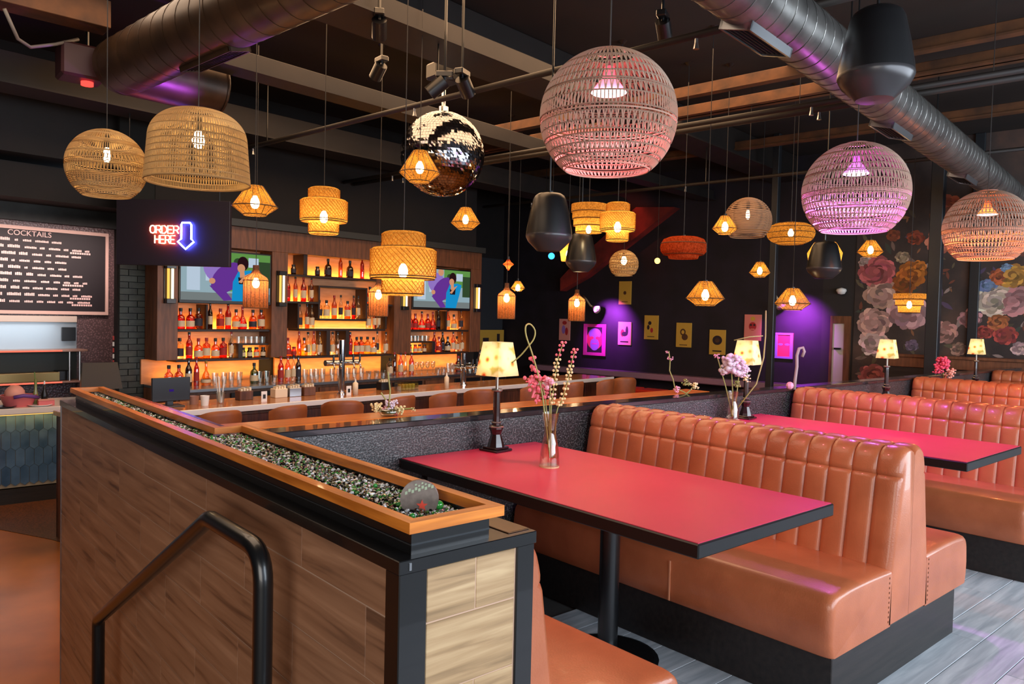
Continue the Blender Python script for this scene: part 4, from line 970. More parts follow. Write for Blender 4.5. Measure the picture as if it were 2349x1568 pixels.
def big_globe(label, px, py, dep, dia, col, power, coln):
    p = atD(px, py, dep); R = dia / 2
    t = thing('globe_pendant', label, 'pendant lamp', p, 0, 'large rattan globes over the booth tables')
    pr = globe_prof(R, .22, .62); mb = MB(); weave(mb, R, pr, 150, GL_ROWS, 1, .0033)
    o = mb.build('woven_shade', rattan, t, smooth=False); o['kind'] = 'stuff'
    ztop = pr(0)[1]; hang(t, ztop)
    MB().tube([(0, 0, ztop), (0, 0, R * .52)], .006, 6).build('stem', cord_mat, t)
    # floodlight bulb: cone housing over a glowing face
    zb = R * .36
    MB().lathe([(0, .11), (.022, .11), (.026, .07), (.072, .008), (.075, 0)], 20, (0, 0, zb)).build('bulb_housing', shade_mat('housing_' + coln, (*col, 1), .7), t, smooth=True)
    MB().lathe([(.0, -.004), (.05, -.004), (.068, 0), (.0755, .001)], 20, (0, 0, zb)).build('bulb_face', glow('face_' + coln, tuple(.5 * c + .5 for c in col), 14), t)
    l = spot_light('globe_bulb_light', p + Vector((0, 0, zb - .012)), p + Vector((0, 0, -2)), power, col, 172, 0.35, .06)
    point_light('globe_inner_light', p + Vector((0, 0, zb + .14)), power * .018, col, .03)
    return t
big_globe('large rattan globe lamp glowing pink above the nearest table', 1395, 270, 3.24, .578, (1.0, .15, .21), 74, 'pink')
big_globe('large rattan globe lamp glowing violet above the second table', 1962, 441, 4.76, .63, (.9, .14, 1.0), 190, 'violet')
big_globe('large rattan globe lamp glowing orange above the third table', 2263, 525, 6.28, .65, (1.0, .22, .05), 130, 'orange')

def rattan_pendant(name, label, px, py, dep, R, prof, rows, nm, mat, zb, group, r=.003, kind='edison', bm_=None, s=1.0):
    p = atD(px, py, dep); t = thing(name, label, 'pendant lamp', p, 0, group)
    mb = MB(); weave(mb, R, prof, nm, rows, 1, r); o = mb.build('woven_shade', mat, t); o['kind'] = 'stuff'
    zt = prof(0)[1]; hang(t, zt); MB().tube([(0, 0, zt), (0, 0, zb + .08)], .004, 5).build('stem', cord_mat, t); socket_bulb(t, zb, kind, bm_, s); return t
G = 'rattan and bamboo pendants around the bar'
R1 = 85 * 5.2 / F
rows_l = [(0, .06, 'band'), (.06, .17, 'zig'), (.17, .18, 'band'), (.19, .30, 'zig'), (.32, .36, 'band'), (.36, .46, 'str'), (.47, .56, 'zig'), (.585, .62, 'band'), (.62, .72, 'zig'), (.74, .82, 'band'), (.84, .89, 'zig'), (.92, 1, 'band')]
rattan_pendant('globe_pendant', 'amber lit rattan globe pendant at the far left above the menu board', 245, 382, 5.2, R1, globe_prof(R1, .2, .60), rows_l, 150, rattan_warm, R1 * .5, G, .0034, bm_=bulb_mat)
R2 = 114 * 5.0 / F; Hd = 165 * 5.0 / F
def dome(t):
    if t < .45:
        a = PI / 2 * (t / .45); q = .18 + .82 * (math.sin(a) ** .9); return (R2 * min(1, q) * (.93 + .0 * t), Hd * (.5 - .42 * (1 - math.cos(a)) ** 1.0 * 1.0))
    u = (t - .45) / .55; return (R2 * (.93 + .07 * u), Hd * (.08 - .58 * u))
rows_d = [(0, .05, 'band')] + [(.05 + k * .0785, .05 + (k + 1) * .0785, 'zig') for k in range(11)] + [(.915, 1.0, 'str'), (.985, 1.0, 'band')]
rattan_pendant('dome_pendant', 'wide rattan dome pendant with a glowing bulb above the neon sign', 455, 337, 5.0, R2, dome, rows_d, 230, rattan_warm, Hd * .22, G, .0042, 'round')
R3 = 33 * 10.2 / F
rattan_pendant('globe_pendant', 'small amber rattan globe above the violet wall', 1431, 606, 10.2, R3, globe_prof(R3, .2, .6), rows_l, 60, rattan_warm, R3 * .55, G, .005, 'round', bulb_soft)
R4 = 53 * 8.6 / F
rattan_pendant('globe_pendant', 'grey rattan globe pendant with a slim bulb left of the violet globe', 1715, 506, 8.6, R4, globe_prof(R4, .2, .7), [(k * .05, k * .05 + .043, 'band') for k in range(20)], 60, shade_mat('taupe_rattan', srgb(170, 136, 108), .15), R4 * .45, G, .0042, 'edison', bulb_soft)

def shell_pendant(name, label, px, py, dep, w, h, prof, mat, zb, group=G, wires=0, rings=(), kind='round', bm_=None, s=.9, bulb=True, cord_r=.0035, twist=0.0):
    """prof: list of (r as fraction of w/2, z as fraction of h from the top, 0..1)"""
    p = atD(px, py, dep); R, Hh = w * dep / F / 2, h * dep / F
    t = thing(name, label, 'pendant lamp', p, random.random(), group)
    pf = [(r * R, Hh * (.5 - z)) for r, z in prof]
    MB().lathe(pf, 32).build('shade', mat, t, smooth=True, angle=25)
    if wires:
        mb = MB()
        for i in range(wires):
            a = 2 * PI * i / wires; mb.tube([((r + .002) * math.cos(a + twist * k), (r + .002) * math.sin(a + twist * k), z) for k, (r, z) in enumerate(pf)], .0022, 4)
        o = mb.build('frame_wires', wire_dark, t); o['kind'] = 'stuff'
    if rings:
        for k in rings:
            mb = MB(); ring(mb, pf[k][0] + .002, pf[k][1], .004, 28); mb.build('ring_wire', wire_dark, t)
    hang(t, pf[0][1], r=cord_r)
    if bulb: socket_bulb(t, pf[0][1] - (pf[0][1] - pf[-1][1]) * zb, kind, bm_, s)
    return t
DIA = [(.32, 0), (.36, .02), (1.0, .70), (.98, .72), (.52, .97), (.50, 1.0)]
for px, py, w, h, dep, lab in ((585, 460, 100, 68, 6.1, 'amber diamond-shaped lantern pendant below the rattan dome'), (963, 382, 92, 72, 6.4, 'amber diamond-shaped lantern pendant hanging in front of the mirror ball'), (1068, 501, 66, 50, 8.6, 'small amber diamond lantern pendant right below the mirror ball'),
                               (1618, 673, 86, 56, 7.2, 'amber diamond lantern pendant hanging low in front of the violet wall posters'), (1743, 618, 46, 35, 10.4, 'small amber diamond lantern far back beside the grey pole'), (1818, 686, 78, 50, 7.9, 'amber diamond lantern low over the right red poster'),
                               (1997, 570, 56, 38, 9.6, 'small amber diamond lantern below the violet globe in front of the mural'), (1663, 516, 56, 42, 8.2, 'tilted amber lantern overlapping the grey rattan globe'), (1188, 656, 32, 24, 11.5, 'tiny amber lantern far back beside the wicker jug lantern')):
    shell_pendant('lantern_pendant', lab, px, py, dep, w, h, DIA, amber_shade, .34, wires=14, rings=(2, 4), twist=.12, bm_=bulb_lan)
DRUM = [(.52, 0), (.60, .015), (.66, .04), (.66, .24), (.70, .25), (.92, .26), (1.0, .29), (1.0, .70), (.96, .735), (.66, .745), (.64, .77), (.64, .97), (.58, 1.0)]
def drum(label, px, py, w, h, dep):
    t = shell_pendant('drum_pendant', label, px, py, dep, w, h, DRUM, bamboo, .50, rings=(3, 7, 8, 11), kind='round')
    R, Hh = w * dep / F / 2, h * dep / F
    mb = MB()
    for (rr, z0, z1, n) in ((.66, .04, .24, 26), (1.0, .29, .70, 40), (.64, .77, .97, 26)):
        for d in (-1, 1):
            for i in range(n):
                a0 = 2 * PI * i / n; tw = d * (z1 - z0) * Hh / (rr * R)
                mb.tube([((rr * R + .002) * math.cos(a0 + tw * q / 4), (rr * R + .002) * math.sin(a0 + tw * q / 4), Hh * (.5 - z0 - (z1 - z0) * q / 4)) for q in range(5)], .0022, 3, cap=False)
    o = mb.build('lattice', bamboo_strip, t); o['kind'] = 'stuff'
drum('three-tier bamboo drum pendant between the lantern and the mirror ball', 743, 484, 106, 106, 6.6)
drum('largest three-tier bamboo drum pendant in front of the bottle shelves', 925, 605, 150, 146, 5.6)
drum('three-tier bamboo drum pendant below the pink globe', 1417, 509, 80, 88, 7.6)
TIER = [(.3, 0), (.98, .01), (1.0, .03), (1.0, .28), (.93, .30), (.93, .34), (.93, .52), (.86, .54), (.86, .57), (.86, .76), (.74, .78), (.74, .98), (.70, 1.0)]
shell_pendant('tiered_pendant', 'stacked-ring amber pendant left of the bamboo drum', 1351, 501, 8.0, 82, 66, TIER, bamboo, .75, rings=(3, 6, 9, 11), kind='round', s=.7)
shell_pendant('tiered_pendant', 'stacked-ring amber bowl pendant in front of the flower mural', 2086, 695, 8.4, 68, 44, [(.3, 0), (1.0, .01), (1.0, .30), (.86, .33), (.86, .62), (.70, .66), (.66, 1.0), (.2, 1.0)], amber_shade, .4, rings=(2, 4, 6), s=.7)
OV = [(max(.05, math.sin(PI * k / 12)) ** .62, .5 - .5 * math.cos(PI * k / 12)) for k in range(12)] 
t = shell_pendant('ellipse_pendant', 'flattened amber rattan pendant right of the grey rattan globe', 1814, 535, 8.8, 106, 50, OV + [(.55, 1.0)], amber_shade, .3, rings=(2, 4, 6, 8, 10), s=.8)
CAP = [(.30, 0), (.62, .02), (.86, .12), (.97, .32), (1.0, .5), (.97, .68), (.86, .82), (.66, .86), (.66, .90), (.62, 1.0)]
shell_pendant('capsule_pendant', 'rust orange capsule-shaped fabric pendant in front of the dark back wall', 1568, 568, 8.2, 106, 50, CAP, rust_shade, .3, rings=(3, 6), s=.7, bm_=glow('dim_bulb', (1, .6, .3), 14))
JUG = [(.22, 0), (.24, .12), (.40, .20), (.92, .30), (1.0, .36), (1.0, .97), (.96, 1.0)]
for px, py, w, h, dep, lab in ((587, 657, 55, 98, 7.4, 'wicker jug-shaped lantern hanging in front of the left television'), (868, 682, 44, 86, 7.9, 'wicker jug-shaped lantern hanging in front of the centre shelves'), (1162, 690, 40, 82, 8.7, 'wicker jug-shaped lantern hanging right of the back bar'), (1323, 700, 38, 72, 9.4, 'wicker jug-shaped lantern hanging left of the skull poster')):
    shell_pendant('jug_lantern', lab, px, py, dep, w, h, JUG, wicker, .30, wires=18, rings=(4, 6), s=.85)
shell_pendant('shade_pendant', 'amber shade half hidden behind the black speaker near the mural', 1892, 580, 9.6, 76, 48, [(.6, 0), (.64, .02), (1.0, .5), (.9, 1.0)], bamboo, .4)
shell_pendant('shade_pendant', 'amber shade half hidden behind the far hanging speaker', 1304, 578, 11.0, 40, 42, [(.5, 0), (1.0, .4), (.8, 1.0)], bamboo, .4)
shell_pendant('star_pendant', 'tiny orange star-shaped lamp right of the back bar', 1166, 606, 10.5, 26, 28, [(.15, 0), (.45, .3), (1.0, .5), (.45, .7), (.15, 1.0)], rust_shade, .4, s=.5)
# small far lamps
p = atD(1265, 587, 11.5); tt = thing('blue_led_lamp', 'small blue LED lamp hanging before the dark back wall', 'lamp', p); MB().ball((0, 0, 0), .05, 10, 8).build('bulb', glow('blue_led', (.05, .4, 1.0), 2.5), tt, smooth=True); hang(tt, .05)
p = atD(1508, 598, 11.5); tt = thing('bare_bulb', 'small yellow bare bulb under the orange capsule pendant', 'lamp', p); MB().ball((0, 0, 0), .045, 10, 8).build('bulb', glow('amber_led_dot', (1, .6, .12), 4), tt, smooth=True); hang(tt, .045)

# mirror ball
p = atD(1015, 354, 7.6); R = 96 * 7.6 / F
t = thing('mirror_ball', 'large mirror ball hanging in the middle of the room', 'mirror ball', p)
MB().ball((0, 0, 0), R * .985, 32, 24).build('core', black_plastic, t, smooth=True)
mb = MB(); rr = random.Random(9); nr = 44
for i in range(1, nr):
    a0, a1 = PI * (i - .46) / nr, PI * (i + .46) / nr; n = max(6, int(2 * nr * math.sin(PI * i / nr)))
    for k in range(n):
        b0, b1 = 2 * PI * (k + .04) / n, 2 * PI * (k + .96) / n; j = [1 + rr.uniform(-.004, .004) for _ in range(4)]
        mb.add([tuple(R * j[q] * c for c in (math.sin(a) * math.cos(b), math.sin(a) * math.sin(b), math.cos(a))) for q, (a, b) in enumerate(((a0, b0), (a1, b0), (a1, b1), (a0, b1)))], [(0, 1, 2, 3)])
o = mb.build('mirror_facets', mirror, t); o['kind'] = 'stuff'
MB().lathe([(.05, R - .01), (.05, R + .05), (.02, R + .06), (.02, R + .3), (0, R + .3)], 14).build('collar', chrome, t)
MB().tube([(0, 0, R + .3), (0, 0, ZC - p.z)], .012, 8).build('rod', steel, t)
MB().box(-.16, .16, -.1, .1, R + .30, R + .46, .02).build('motor', black_plastic, t)

# pendant loudspeakers
def speaker(label, px, py, w, h, dep, tilt=0):
    p = atD(px, py, dep); R, Hh = w * dep / F / 2, h * dep / F
    t = thing('hanging_speaker', label, 'speaker', p, 0, 'hanging pendant speakers')
    MB().lathe([(0, .5 * Hh), (.50 * R, .5 * Hh), (.64 * R, .46 * Hh), (.72 * R, .40 * Hh), (.86 * R, .15 * Hh), (.97 * R, -.10 * Hh), (R, -.20 * Hh)], 32).build('cabinet', black_plastic, t, smooth=True, angle=40)
    MB().lathe([(R, -.20 * Hh), (1.01 * R, -.22 * Hh), (R, -.25 * Hh), (.9 * R, -.33 * Hh), (.55 * R, -.47 * Hh), (.5 * R, -.49 * Hh), (0, -.5 * Hh)], 32).build('grille', flat('speaker_grille', srgb(58, 56, 58), .3, .3), t, smooth=True, angle=40)
    MB().tube([(0, 0, .5 * Hh), (0, 0, ZC - p.z)], .008, 6).build('hanging_cable', black_metal, t)
    MB().box(-.1 * R, .1 * R, -.1 * R, .1 * R, .5 * Hh, .55 * Hh).build('bracket', black_metal, t)
speaker('large black pendant speaker in front of the duct at the upper right', 2010, 128, 164, 206, 3.6)
speaker('black pendant speaker below the pink globe', 1260, 511, 106, 132, 5.6)
speaker('smaller black pendant speaker below the stacked-ring pendant', 1333, 580, 70, 88, 8.4)
speaker('black pendant speaker below the violet globe', 1891, 597, 76, 84, 7.8)

# ------------------------------------------------------------------ ceiling structure (bar frame)
def bline(px, py, z): return toB(atZ(px, py, z))
def duct(name, label, p0, p1, r, mat, seams=.16, regs=()):
    t = bthing(name, label, 'duct', p0[0], p0[1], p0[2]); d = Vector(p1) - Vector(p0); L = d.length
    ax = 'x' if abs(d.x) > abs(d.y) else 'y'; e = Vector((1 if d.x > 0 else -1, 0, 0)) if ax == 'x' else Vector((0, 1 if d.y > 0 else -1, 0))
    MB().tube([(0, 0, 0), tuple(e * L)], r, 32).build('pipe', mat, t, smooth=True, angle=40)
    mb = MB(); n = int(L / seams); u = Vector((0, 1, 0)) if ax == 'x' else Vector((1, 0, 0))
    for k in range(1, n):
        c = e * (L * k / n); mb.tube([tuple(c + u * (r + .001) * math.cos(2 * PI * q / 32) + e * (seams * q / 32) + Vector((0, 0, (r + .001) * math.sin(2 * PI * q / 32)))) for q in range(33)], .0028, 4)
    o = mb.build('spiral_seam', mat, t); o['kind'] = 'stuff'
    for (s, l, sgn) in regs:
        c = e * s; side = u * sgn
        dirn = (side * .25 + Vector((0, 0, -.97))).normalized(); up = e; w = up.cross(dirn)
        def quad(mb, a0, a1, b0, b1, h0, h1):
            vs = []
            for hh in (h0, h1):
                for a, b in ((a0, b0), (a1, b0), (a1, b1), (a0, b1)): vs.append(tuple(c + up * a + w * b + dirn * hh))
            mb.add(vs, [(3, 2, 1, 0), (4, 5, 6, 7), (0, 1, 5, 4), (1, 2, 6, 5), (2, 3, 7, 6), (3, 0, 4, 7)])
        mb = MB(); W2 = .085
        quad(mb, -l / 2, l / 2, -W2, -W2 + .015, r * .85, r + .022); quad(mb, -l / 2, l / 2, W2 - .015, W2, r * .85, r + .022); quad(mb, -l / 2, -l / 2 + .015, -W2, W2, r * .85, r + .022); quad(mb, l / 2 - .015, l / 2, -W2, W2, r * .85, r + .022)
        g = mb.build('register', steel if mat is galv else brown_duct, t)
        mb = MB(); quad(mb, -l / 2 + .015, l / 2 - .015, -W2 + .015, W2 - .015, r * .8, r + .004); mb.build('register_mesh', black_paint, g)
        for k in range(5):
            b = -W2 + .03 + k * .027; mb = MB(); quad(mb, -l / 2 + .015, l / 2 - .015, b, b + .004, r + .004, r + .016); mb.build('slat', beam_mat, g)
    return t
ZD = 3.05
byc = .5 * (bline(1749, 86, ZD).y + bline(1946.6, 86, ZD).y)
duct('spiral_duct', 'long galvanised spiral duct running along the upper right of the ceiling', (2.0, byc, ZD), (12.5, byc, ZD), .16, galv, .13, [(bline(x, y, ZD - .1).x - 2.0, .5, 1) for x, y in ((1752, 62), (2078, 278), (2262, 392))])
ZD = 3.5
bxc = .5 * (bline(600, 48, ZD).x + bline(478, 0, ZD).x); bye = bline(306, 188, ZD - .1).y
duct('spiral_duct', 'large brown spiral duct with an open elbow at the upper left', (bxc, 1.0, ZD), (bxc, bye, ZD), .235, brown_duct, .2, [(bline(430, 110, 3.3).y - 1.0, .75, 1)])
t = bthing('duct_branch', 'short capped duct branch at the end of the brown duct', 'duct', bxc, bye - .05, ZD)
MB().tube([(0, 0, 0), (bline(470, 215, ZD).x - bxc, 0, 0)], .235, 32, cap=True).build('pipe', brown_duct, t, smooth=True, angle=40)
mb = MB(); xx = bline(470, 215, ZD).x - bxc
mb.tube([(xx, .24 * math.cos(2 * PI * k / 32), .24 * math.sin(2 * PI * k / 32)) for k in range(32)], .012, 6, closed=True); mb.build('end_flange', brown_duct, t)
# violet spots added without fittings for the glow on the brown duct
spot_light('violet_uplight', toA(bxc + .9, bye - 1.6, 2.75), toA(bxc + .1, bye - 1.8, ZD), 110, (.45, .08, 1.0), 55, .8)
spot_light('violet_uplight', toA(bxc + .6, bye - .8, 2.75), toA(bxc + .15, bye - .2, ZD), 90, (.45, .08, 1.0), 55, .8)
def beam(name, label, axis, c, a0, a1, z0, z1, w, mat, cat='beam', group='ceiling beams'):
    if axis == 'x': t = bthing(name, label, cat, a0, c, z0, group); mbx = MB().box(0, a1 - a0, -w / 2, w / 2, 0, z1 - z0, .004)
    else: t = bthing(name, label, cat, c, a0, z0, group); mbx = MB().box(-w / 2, w / 2, 0, a1 - a0, 0, z1 - z0, .004)
    mbx.build('beam_body', mat, t)
    fl_ = MB().box(0, a1 - a0, -w * .9, w * .9, -.02, 0) if axis == 'x' else MB().box(-w * .9, w * .9, 0, a1 - a0, -.02, 0)
    fl_.build('flange', mat, t); return t
by1 = bline(780, 225, 3.6).y; by2 = bline(1000, 110, 3.8).y
beam('ceiling_beam', 'boxed brown beam running behind the mirror ball', 'x', by1, 2.9, 12.5, 3.6, 3.76, .15, beam_mat)
beam('ceiling_beam', 'wide dark beam across the ceiling above the mirror ball', 'x', by2, .5, 12.5, 3.8, ZC - .01, .28, beam_mat)
beam('ceiling_beam', 'dark beam over the back bar', 'x', 8.4, .5, 12.5, 3.5, 3.8, .24, beam_mat)
for px, py, lab, m in ((1735, 240, 'orange lit wooden joist behind the pink globe', wood_beam), (1300, 395, 'wooden joist behind the speaker and pink globe', wood_beam), (2220, 150, 'wooden joist right of the large speaker', wood_beam), (830, 365, 'wooden joist over the bar left of the mirror ball', wood_beam)):
    zz = 3.9; bx = bline(px, py, zz).x
    beam('ceiling_joist', lab, 'y', bx, -1.0, 9.1, zz, zz + .10, .06, m, 'joist', 'ceiling joists')
def pipe(label, px, py, z, r, b0=-2.0, b1=9.1, axis='y'):
    c = bline(px, py, z)
    t = bthing('sprinkler_pipe', label, 'pipe', c.x if axis == 'y' else b0, b0 if axis == 'y' else c.y, z, 'ceiling pipes')
    e = (0, b1 - b0, 0) if axis == 'y' else (b1 - b0, 0, 0)
    MB().tube([(0, 0, 0), e], r, 10).build('pipe', beam_mat, t, smooth=True)
    for k in range(4):
        f = (k + .5) / 4; q = (e[0] * f, e[1] * f, 0)
        MB().tube([q, (q[0], q[1], ZC - z)], .007, 5).build('hanger_rod', black_metal, t)
        MB().lathe([(0, -.09), (.02, -.09), (.012, -.05), (.012, 0)], 8, (q[0] + (.3 if axis == 'x' else 0), q[1] + (.3 if axis == 'y' else 0), 0)).build('sprinkler_head', steel, t)
pipe('thin sprinkler pipe crossing the ceiling in front of the mirror ball', 740, 296, 3.3, .025)
pipe('sprinkler pipe crossing behind the large speaker', 2225, 195, 3.3, .028)
pipe('sprinkler pipe passing between the pink globe and the duct', 1650, 275, 3.3, .025)
pipe('sprinkler pipe crossing the ceiling over the grey rattan globe', 1800, 400, 3.3, .022)
# ceiling fixtures
for px, py, z, lab in ((870, 45, 3.75, 'black track spot at the top left of the mirror ball'), (1020, 185, 3.3, 'black stage light on the mirror ball rod'), (1060, 180, 3.35, 'second black stage light beside the mirror ball rod'), (1520, 48, 3.8, 'black ceiling fixture above the pink globe'), (875, 148, 3.8, 'small black ceiling fixture left of the mirror ball rod')):
    p = atZ(px, py, z); t = thing('stage_light', lab, 'spotlight', p, random.random() * 3)
    MB().tube([(0, 0, 0), (.12, 0, -.1)], .06, 12).build('can', black_plastic, t, smooth=True, angle=40)
    MB().tube([(0, 0, 0), (0, 0, ZC - z)], .012, 6).build('stem', black_metal, t)
    MB().box(-.07, .07, -.04, .04, .02, .07, .008).build('yoke', black_metal, t)
p = atZ(200, 183, 3.4); t = thing('red_spotlight', 'dark stage light with a red lens at the upper left', 'spotlight', p)
MB().box(-.22, .12, -.14, .14, -.02, .26, .02).build('housing', flat('maroon_housing', srgb(58, 26, 30), .5), t); MB().lathe([(0, 0), (.05, 0), (.05, -.03), (0, -.035)], 12, (0, 0, -.02)).build('lens', glow('red_lens', (1, .04, .03), 3), t); MB().tube([(0, 0, .26), (0, 0, ZC - 3.4)], .015, 6).build('stem', black_metal, t)
p0, p1, p2 = atZ(10, 20, 3.7), atZ(70, 85, 3.6), atZ(180, 90, 3.7)
tag(MB().tube([p0, p0.lerp(p1, .5) + Vector((0, 0, -.12)), p1 + Vector((0, 0, -.08)), p1.lerp(p2, .5) + Vector((0, 0, -.05)), p2], .014, 8).build('flex_conduit', flat('grey_conduit', srgb(110, 104, 98), .5), smooth=True), 'grey flexible conduit looping below the ceiling at the upper left corner', 'conduit')
p = atZ(70, 30, 3.75); pB = toB(p)
tag(MB().box(-.9, .55, -.12, .12, 0, .22, .004).build('wood_crossbeam', wood_beam, None, p, TB - .1), 'short wooden crossbeam at the upper left corner of the ceiling', 'beam')

# ------------------------------------------------------------------ end wall: violet poster wall, door, flower mural (bar frame, bx = const)
XW = BX1 - .03
def wthing(name, label, cat, p, group=None): return thing(name, label, cat, toA(p[0], p[1], p[2]), TB - PI / 2, group)   # local x runs to the right seen from the room
yel = flat('poster_yellow', srgb(206, 160, 58), .7); sal = flat('poster_salmon', srgb(226, 128, 112), .7); pnk = flat('poster_pink', srgb(226, 150, 140), .7)
ink_d = flat('poster_ink', srgb(40, 26, 30), .7); ink_r = flat('poster_red_ink', srgb(176, 40, 44), .7); ink_v = flat('poster_violet_ink', srgb(150, 110, 190), .7); magenta = flat('poster_magenta', srgb(220, 60, 150), .6); rose_p = flat('poster_rose', srgb(226, 60, 90), .6)
def poster(label, x0, x1, y0, y1, board, shapes, frame=None):
    c = atBx((x0 + x1) / 2, y1, XW); w = abs(atBx(x0, y1, XW).y - atBx(x1, y1, XW).y); h = atBx((x0 + x1) / 2, y0, XW).z - c.z
    t = wthing('poster', label, 'poster', (XW, c.y, c.z), 'posters on the violet wall')
    MB().box(-w / 2, w / 2, -.02, 0, 0, h, .003).build('board', board, t)
    if frame:
        f = .16 * w
        for a in ((-w / 2, w / 2, 0, f * .7), (-w / 2, w / 2, h - f * .7, h), (-w / 2, -w / 2 + f, f * .7, h - f * .7), (w / 2 - f, w / 2, f * .7, h - f * .7)): MB().box(a[0], a[1], -.035, -.02, a[2], a[3], .002).build('frame_bar', frame, t)
    for i, (m, poly) in enumerate(shapes):
        mb = MB(); n = len(poly); mb.prism([(u * w, v * h) for u, v in poly], -.0215 - .0008 * i, -.02); mb.build('print', m, t)
Rp = lambda u0, u1, v0, v1: [(u0, v0), (u1, v0), (u1, v1), (u0, v1)]
poster('pink poster with a red and dark figure, leftmost on the violet wall', 1283, 1308, 731, 780, pnk, [(ink_r, blob(0, .82, .2, .09)), (ink_v, blob(-.08, .5, .16, .2)), (ink_r, blob(.2, .42, .13, .18))])
poster('magenta framed poster of a glowing mask face on black', 1339, 1390, 743, 815, ink_d, [(rose_p, blob(0, .52, .36, .33)), (ink_v, blob(0, .70, .27, .17)), (ink_v, blob(0, .36, .2, .2)), (rose_p, blob(-.13, .56, .09, .05)), (rose_p, blob(.13, .56, .09, .05)), (magenta, Rp(-.12, .12, .36, .39))], magenta)
poster('pink poster with a dark cactus-like hand', 1418, 1448, 738, 791, pnk, [(ink_r, blob(-.15, .52, .14, .16)), (ink_d, blob(0, .48, .22, .1)), (ink_d, blob(.18, .62, .1, .2)), (ink_d, Rp(-.3, .3, .12, .17))])
poster('yellow poster with small dark figures, fourth from the left', 1478, 1510, 723, 778, yel, [(ink_d, blob(-.1, .68, .12, .08)), (ink_d, blob(-.2, .5, .09, .1)), (ink_r, blob(.05, .38, .1, .1)), (wood_beam, Rp(-.25, .25, .1, .13))])
poster('yellow poster with a line drawing, between the other two yellow posters', 1551, 1586, 740, 796, yel, [(wood_beam, blob(-.05, .62, .18, .14)), (wood_beam, blob(.08, .42, .2, .13)), (yel, blob(-.05, .62, .1, .08)), (wood_beam, Rp(-.25, .25, .08, .11))])
poster('yellow poster with a large black disc', 1627, 1664, 756, 813, yel, [(ink_d, blob(0, .58, .3, .19)), (wood_beam, blob(0, .58, .15, .09)), (ink_d, Rp(-.28, .28, .12, .17))])
poster('salmon poster with a dark red cup figure left of the grey pole', 1707, 1746, 721, 781, sal, [(yel, blob(0, .84, .14, .08)), (ink_r, blob(0, .55, .22, .16)), (ink_d, blob(-.1, .6, .06, .04)), (ink_d, blob(.1, .6, .06, .04)), (sal, Rp(-.12, .12, .42, .46))])
poster('rose red poster in a violet frame, rightmost on the violet wall', 1777, 1819, 763, 822, rose_p, [(ink_v, blob(-.18, .55, .13, .04)), (ink_v, blob(.18, .55, .13, .04))], ink_v)
poster('plain yellow poster hung above the violet wall', 1420, 1448, 645, 698, yel, [(wood_beam, blob(0, .5, .12, .08)), (wood_beam, Rp(-.25, .25, .1, .13))])
# gooseneck wall lamps throwing violet light
def gooseneck(label, pts, tpx, power):
    P_ = [atBx(px, py, XW - .02 - d) for px, py, d in pts]; b = P_[0]
    t = wthing('gooseneck_lamp', label, 'wall lamp', (XW, b.y, b.z), 'gooseneck wall lamps')
    loc = lambda p: (-(p.y - b.y), p.x - XW, p.z - b.z)
    MB().tube([loc(p) for p in P_], .018, 8).build('arm', cream, t, smooth=True)
    e = Vector(loc(P_[-1])); d = (e - Vector(loc(P_[-2]))).normalized()
    MB().tube([e - d * .02, e + d * .05, e + d * .13], [.03, .05, .08], 14).build('shade', cream, t, smooth=True)
    MB().ball(tuple(e + d * .11), .035, 8, 6).build('bulb', glow('violet_bulb_%d' % tpx[0], (.55, .12, 1.0), 4), t)
    tgt = atBx(tpx[0], tpx[1], XW); src = Vector((XW - .52, tgt.y, tgt.z + .30))
    spot_light('violet_wall_spot', toA(*src), toA(XW, tgt.y, tgt.z - .02), power, (.56, .07, 1.0), 104, 1.0, .02)
gooseneck('pale gooseneck lamp above the glowing mask poster', ((1338, 678, 0), (1346, 688, .16), (1354, 700, .26), (1362, 705, .30)), (1402, 738), 260)
gooseneck('pale gooseneck lamp with bell shade above the rightmost poster', ((1770, 720, 0), (1772, 690, .12), (1780, 678, .2), (1786, 690, .25)), (1832, 738), 230)
# violet lit drink ledge under the posters
z = atBx(1560, 862, XW - .25).z
t = wthing('wall_ledge', 'long drink ledge lit violet under the posters', 'ledge', (XW, 10.4, z - .03)); MB().box(0, 6.0, -.28, 0, -.08, .03, .015).build('board', flat('ledge_brown', srgb(150, 118, 136), .3), t)
for k in range(5): MB().box(.2 + k * 1.15, .24 + k * 1.15, -.2, 0, -.22, -.08).build('bracket', black_metal, t)
# red lounge seats below
red_seat = flat('red_vinyl', srgb(176, 44, 26), .4)
for x0, x1, y, lab in ((1385, 1397, 884, 'red lounge seat left of the sideways bar stool'), (1428, 1449, 889, 'small red lounge seat right of the sideways bar stool'), (1454, 1506, 892, 'long red lounge seat in front of the violet wall'), (1509, 1560, 898, 'red lounge seat nearest the small white flowers')):
    a, b = atBx(x0, y, 11.2), atBx(x1, y, 11.2); t = wthing('lounge_seat', lab, 'seat', (11.2, (a.y + b.y) / 2, ZL), 'red lounge seats'); w = abs(a.y - b.y); h = a.z - ZL
    MB().box(-w / 2, w / 2, 0, .45, h - .1, h, .02).build('cushion', red_seat, t); MB().box(-w / 2 + .02, w / 2 - .02, .03, .42, 0, h - .1).build('base', black_paint, t)
spot_light('red_lounge_spot', toA(10.6, 7.0, 2.6), toA(11.3, 6.9, .2), 40, (1, .22, .06), 60, .6)

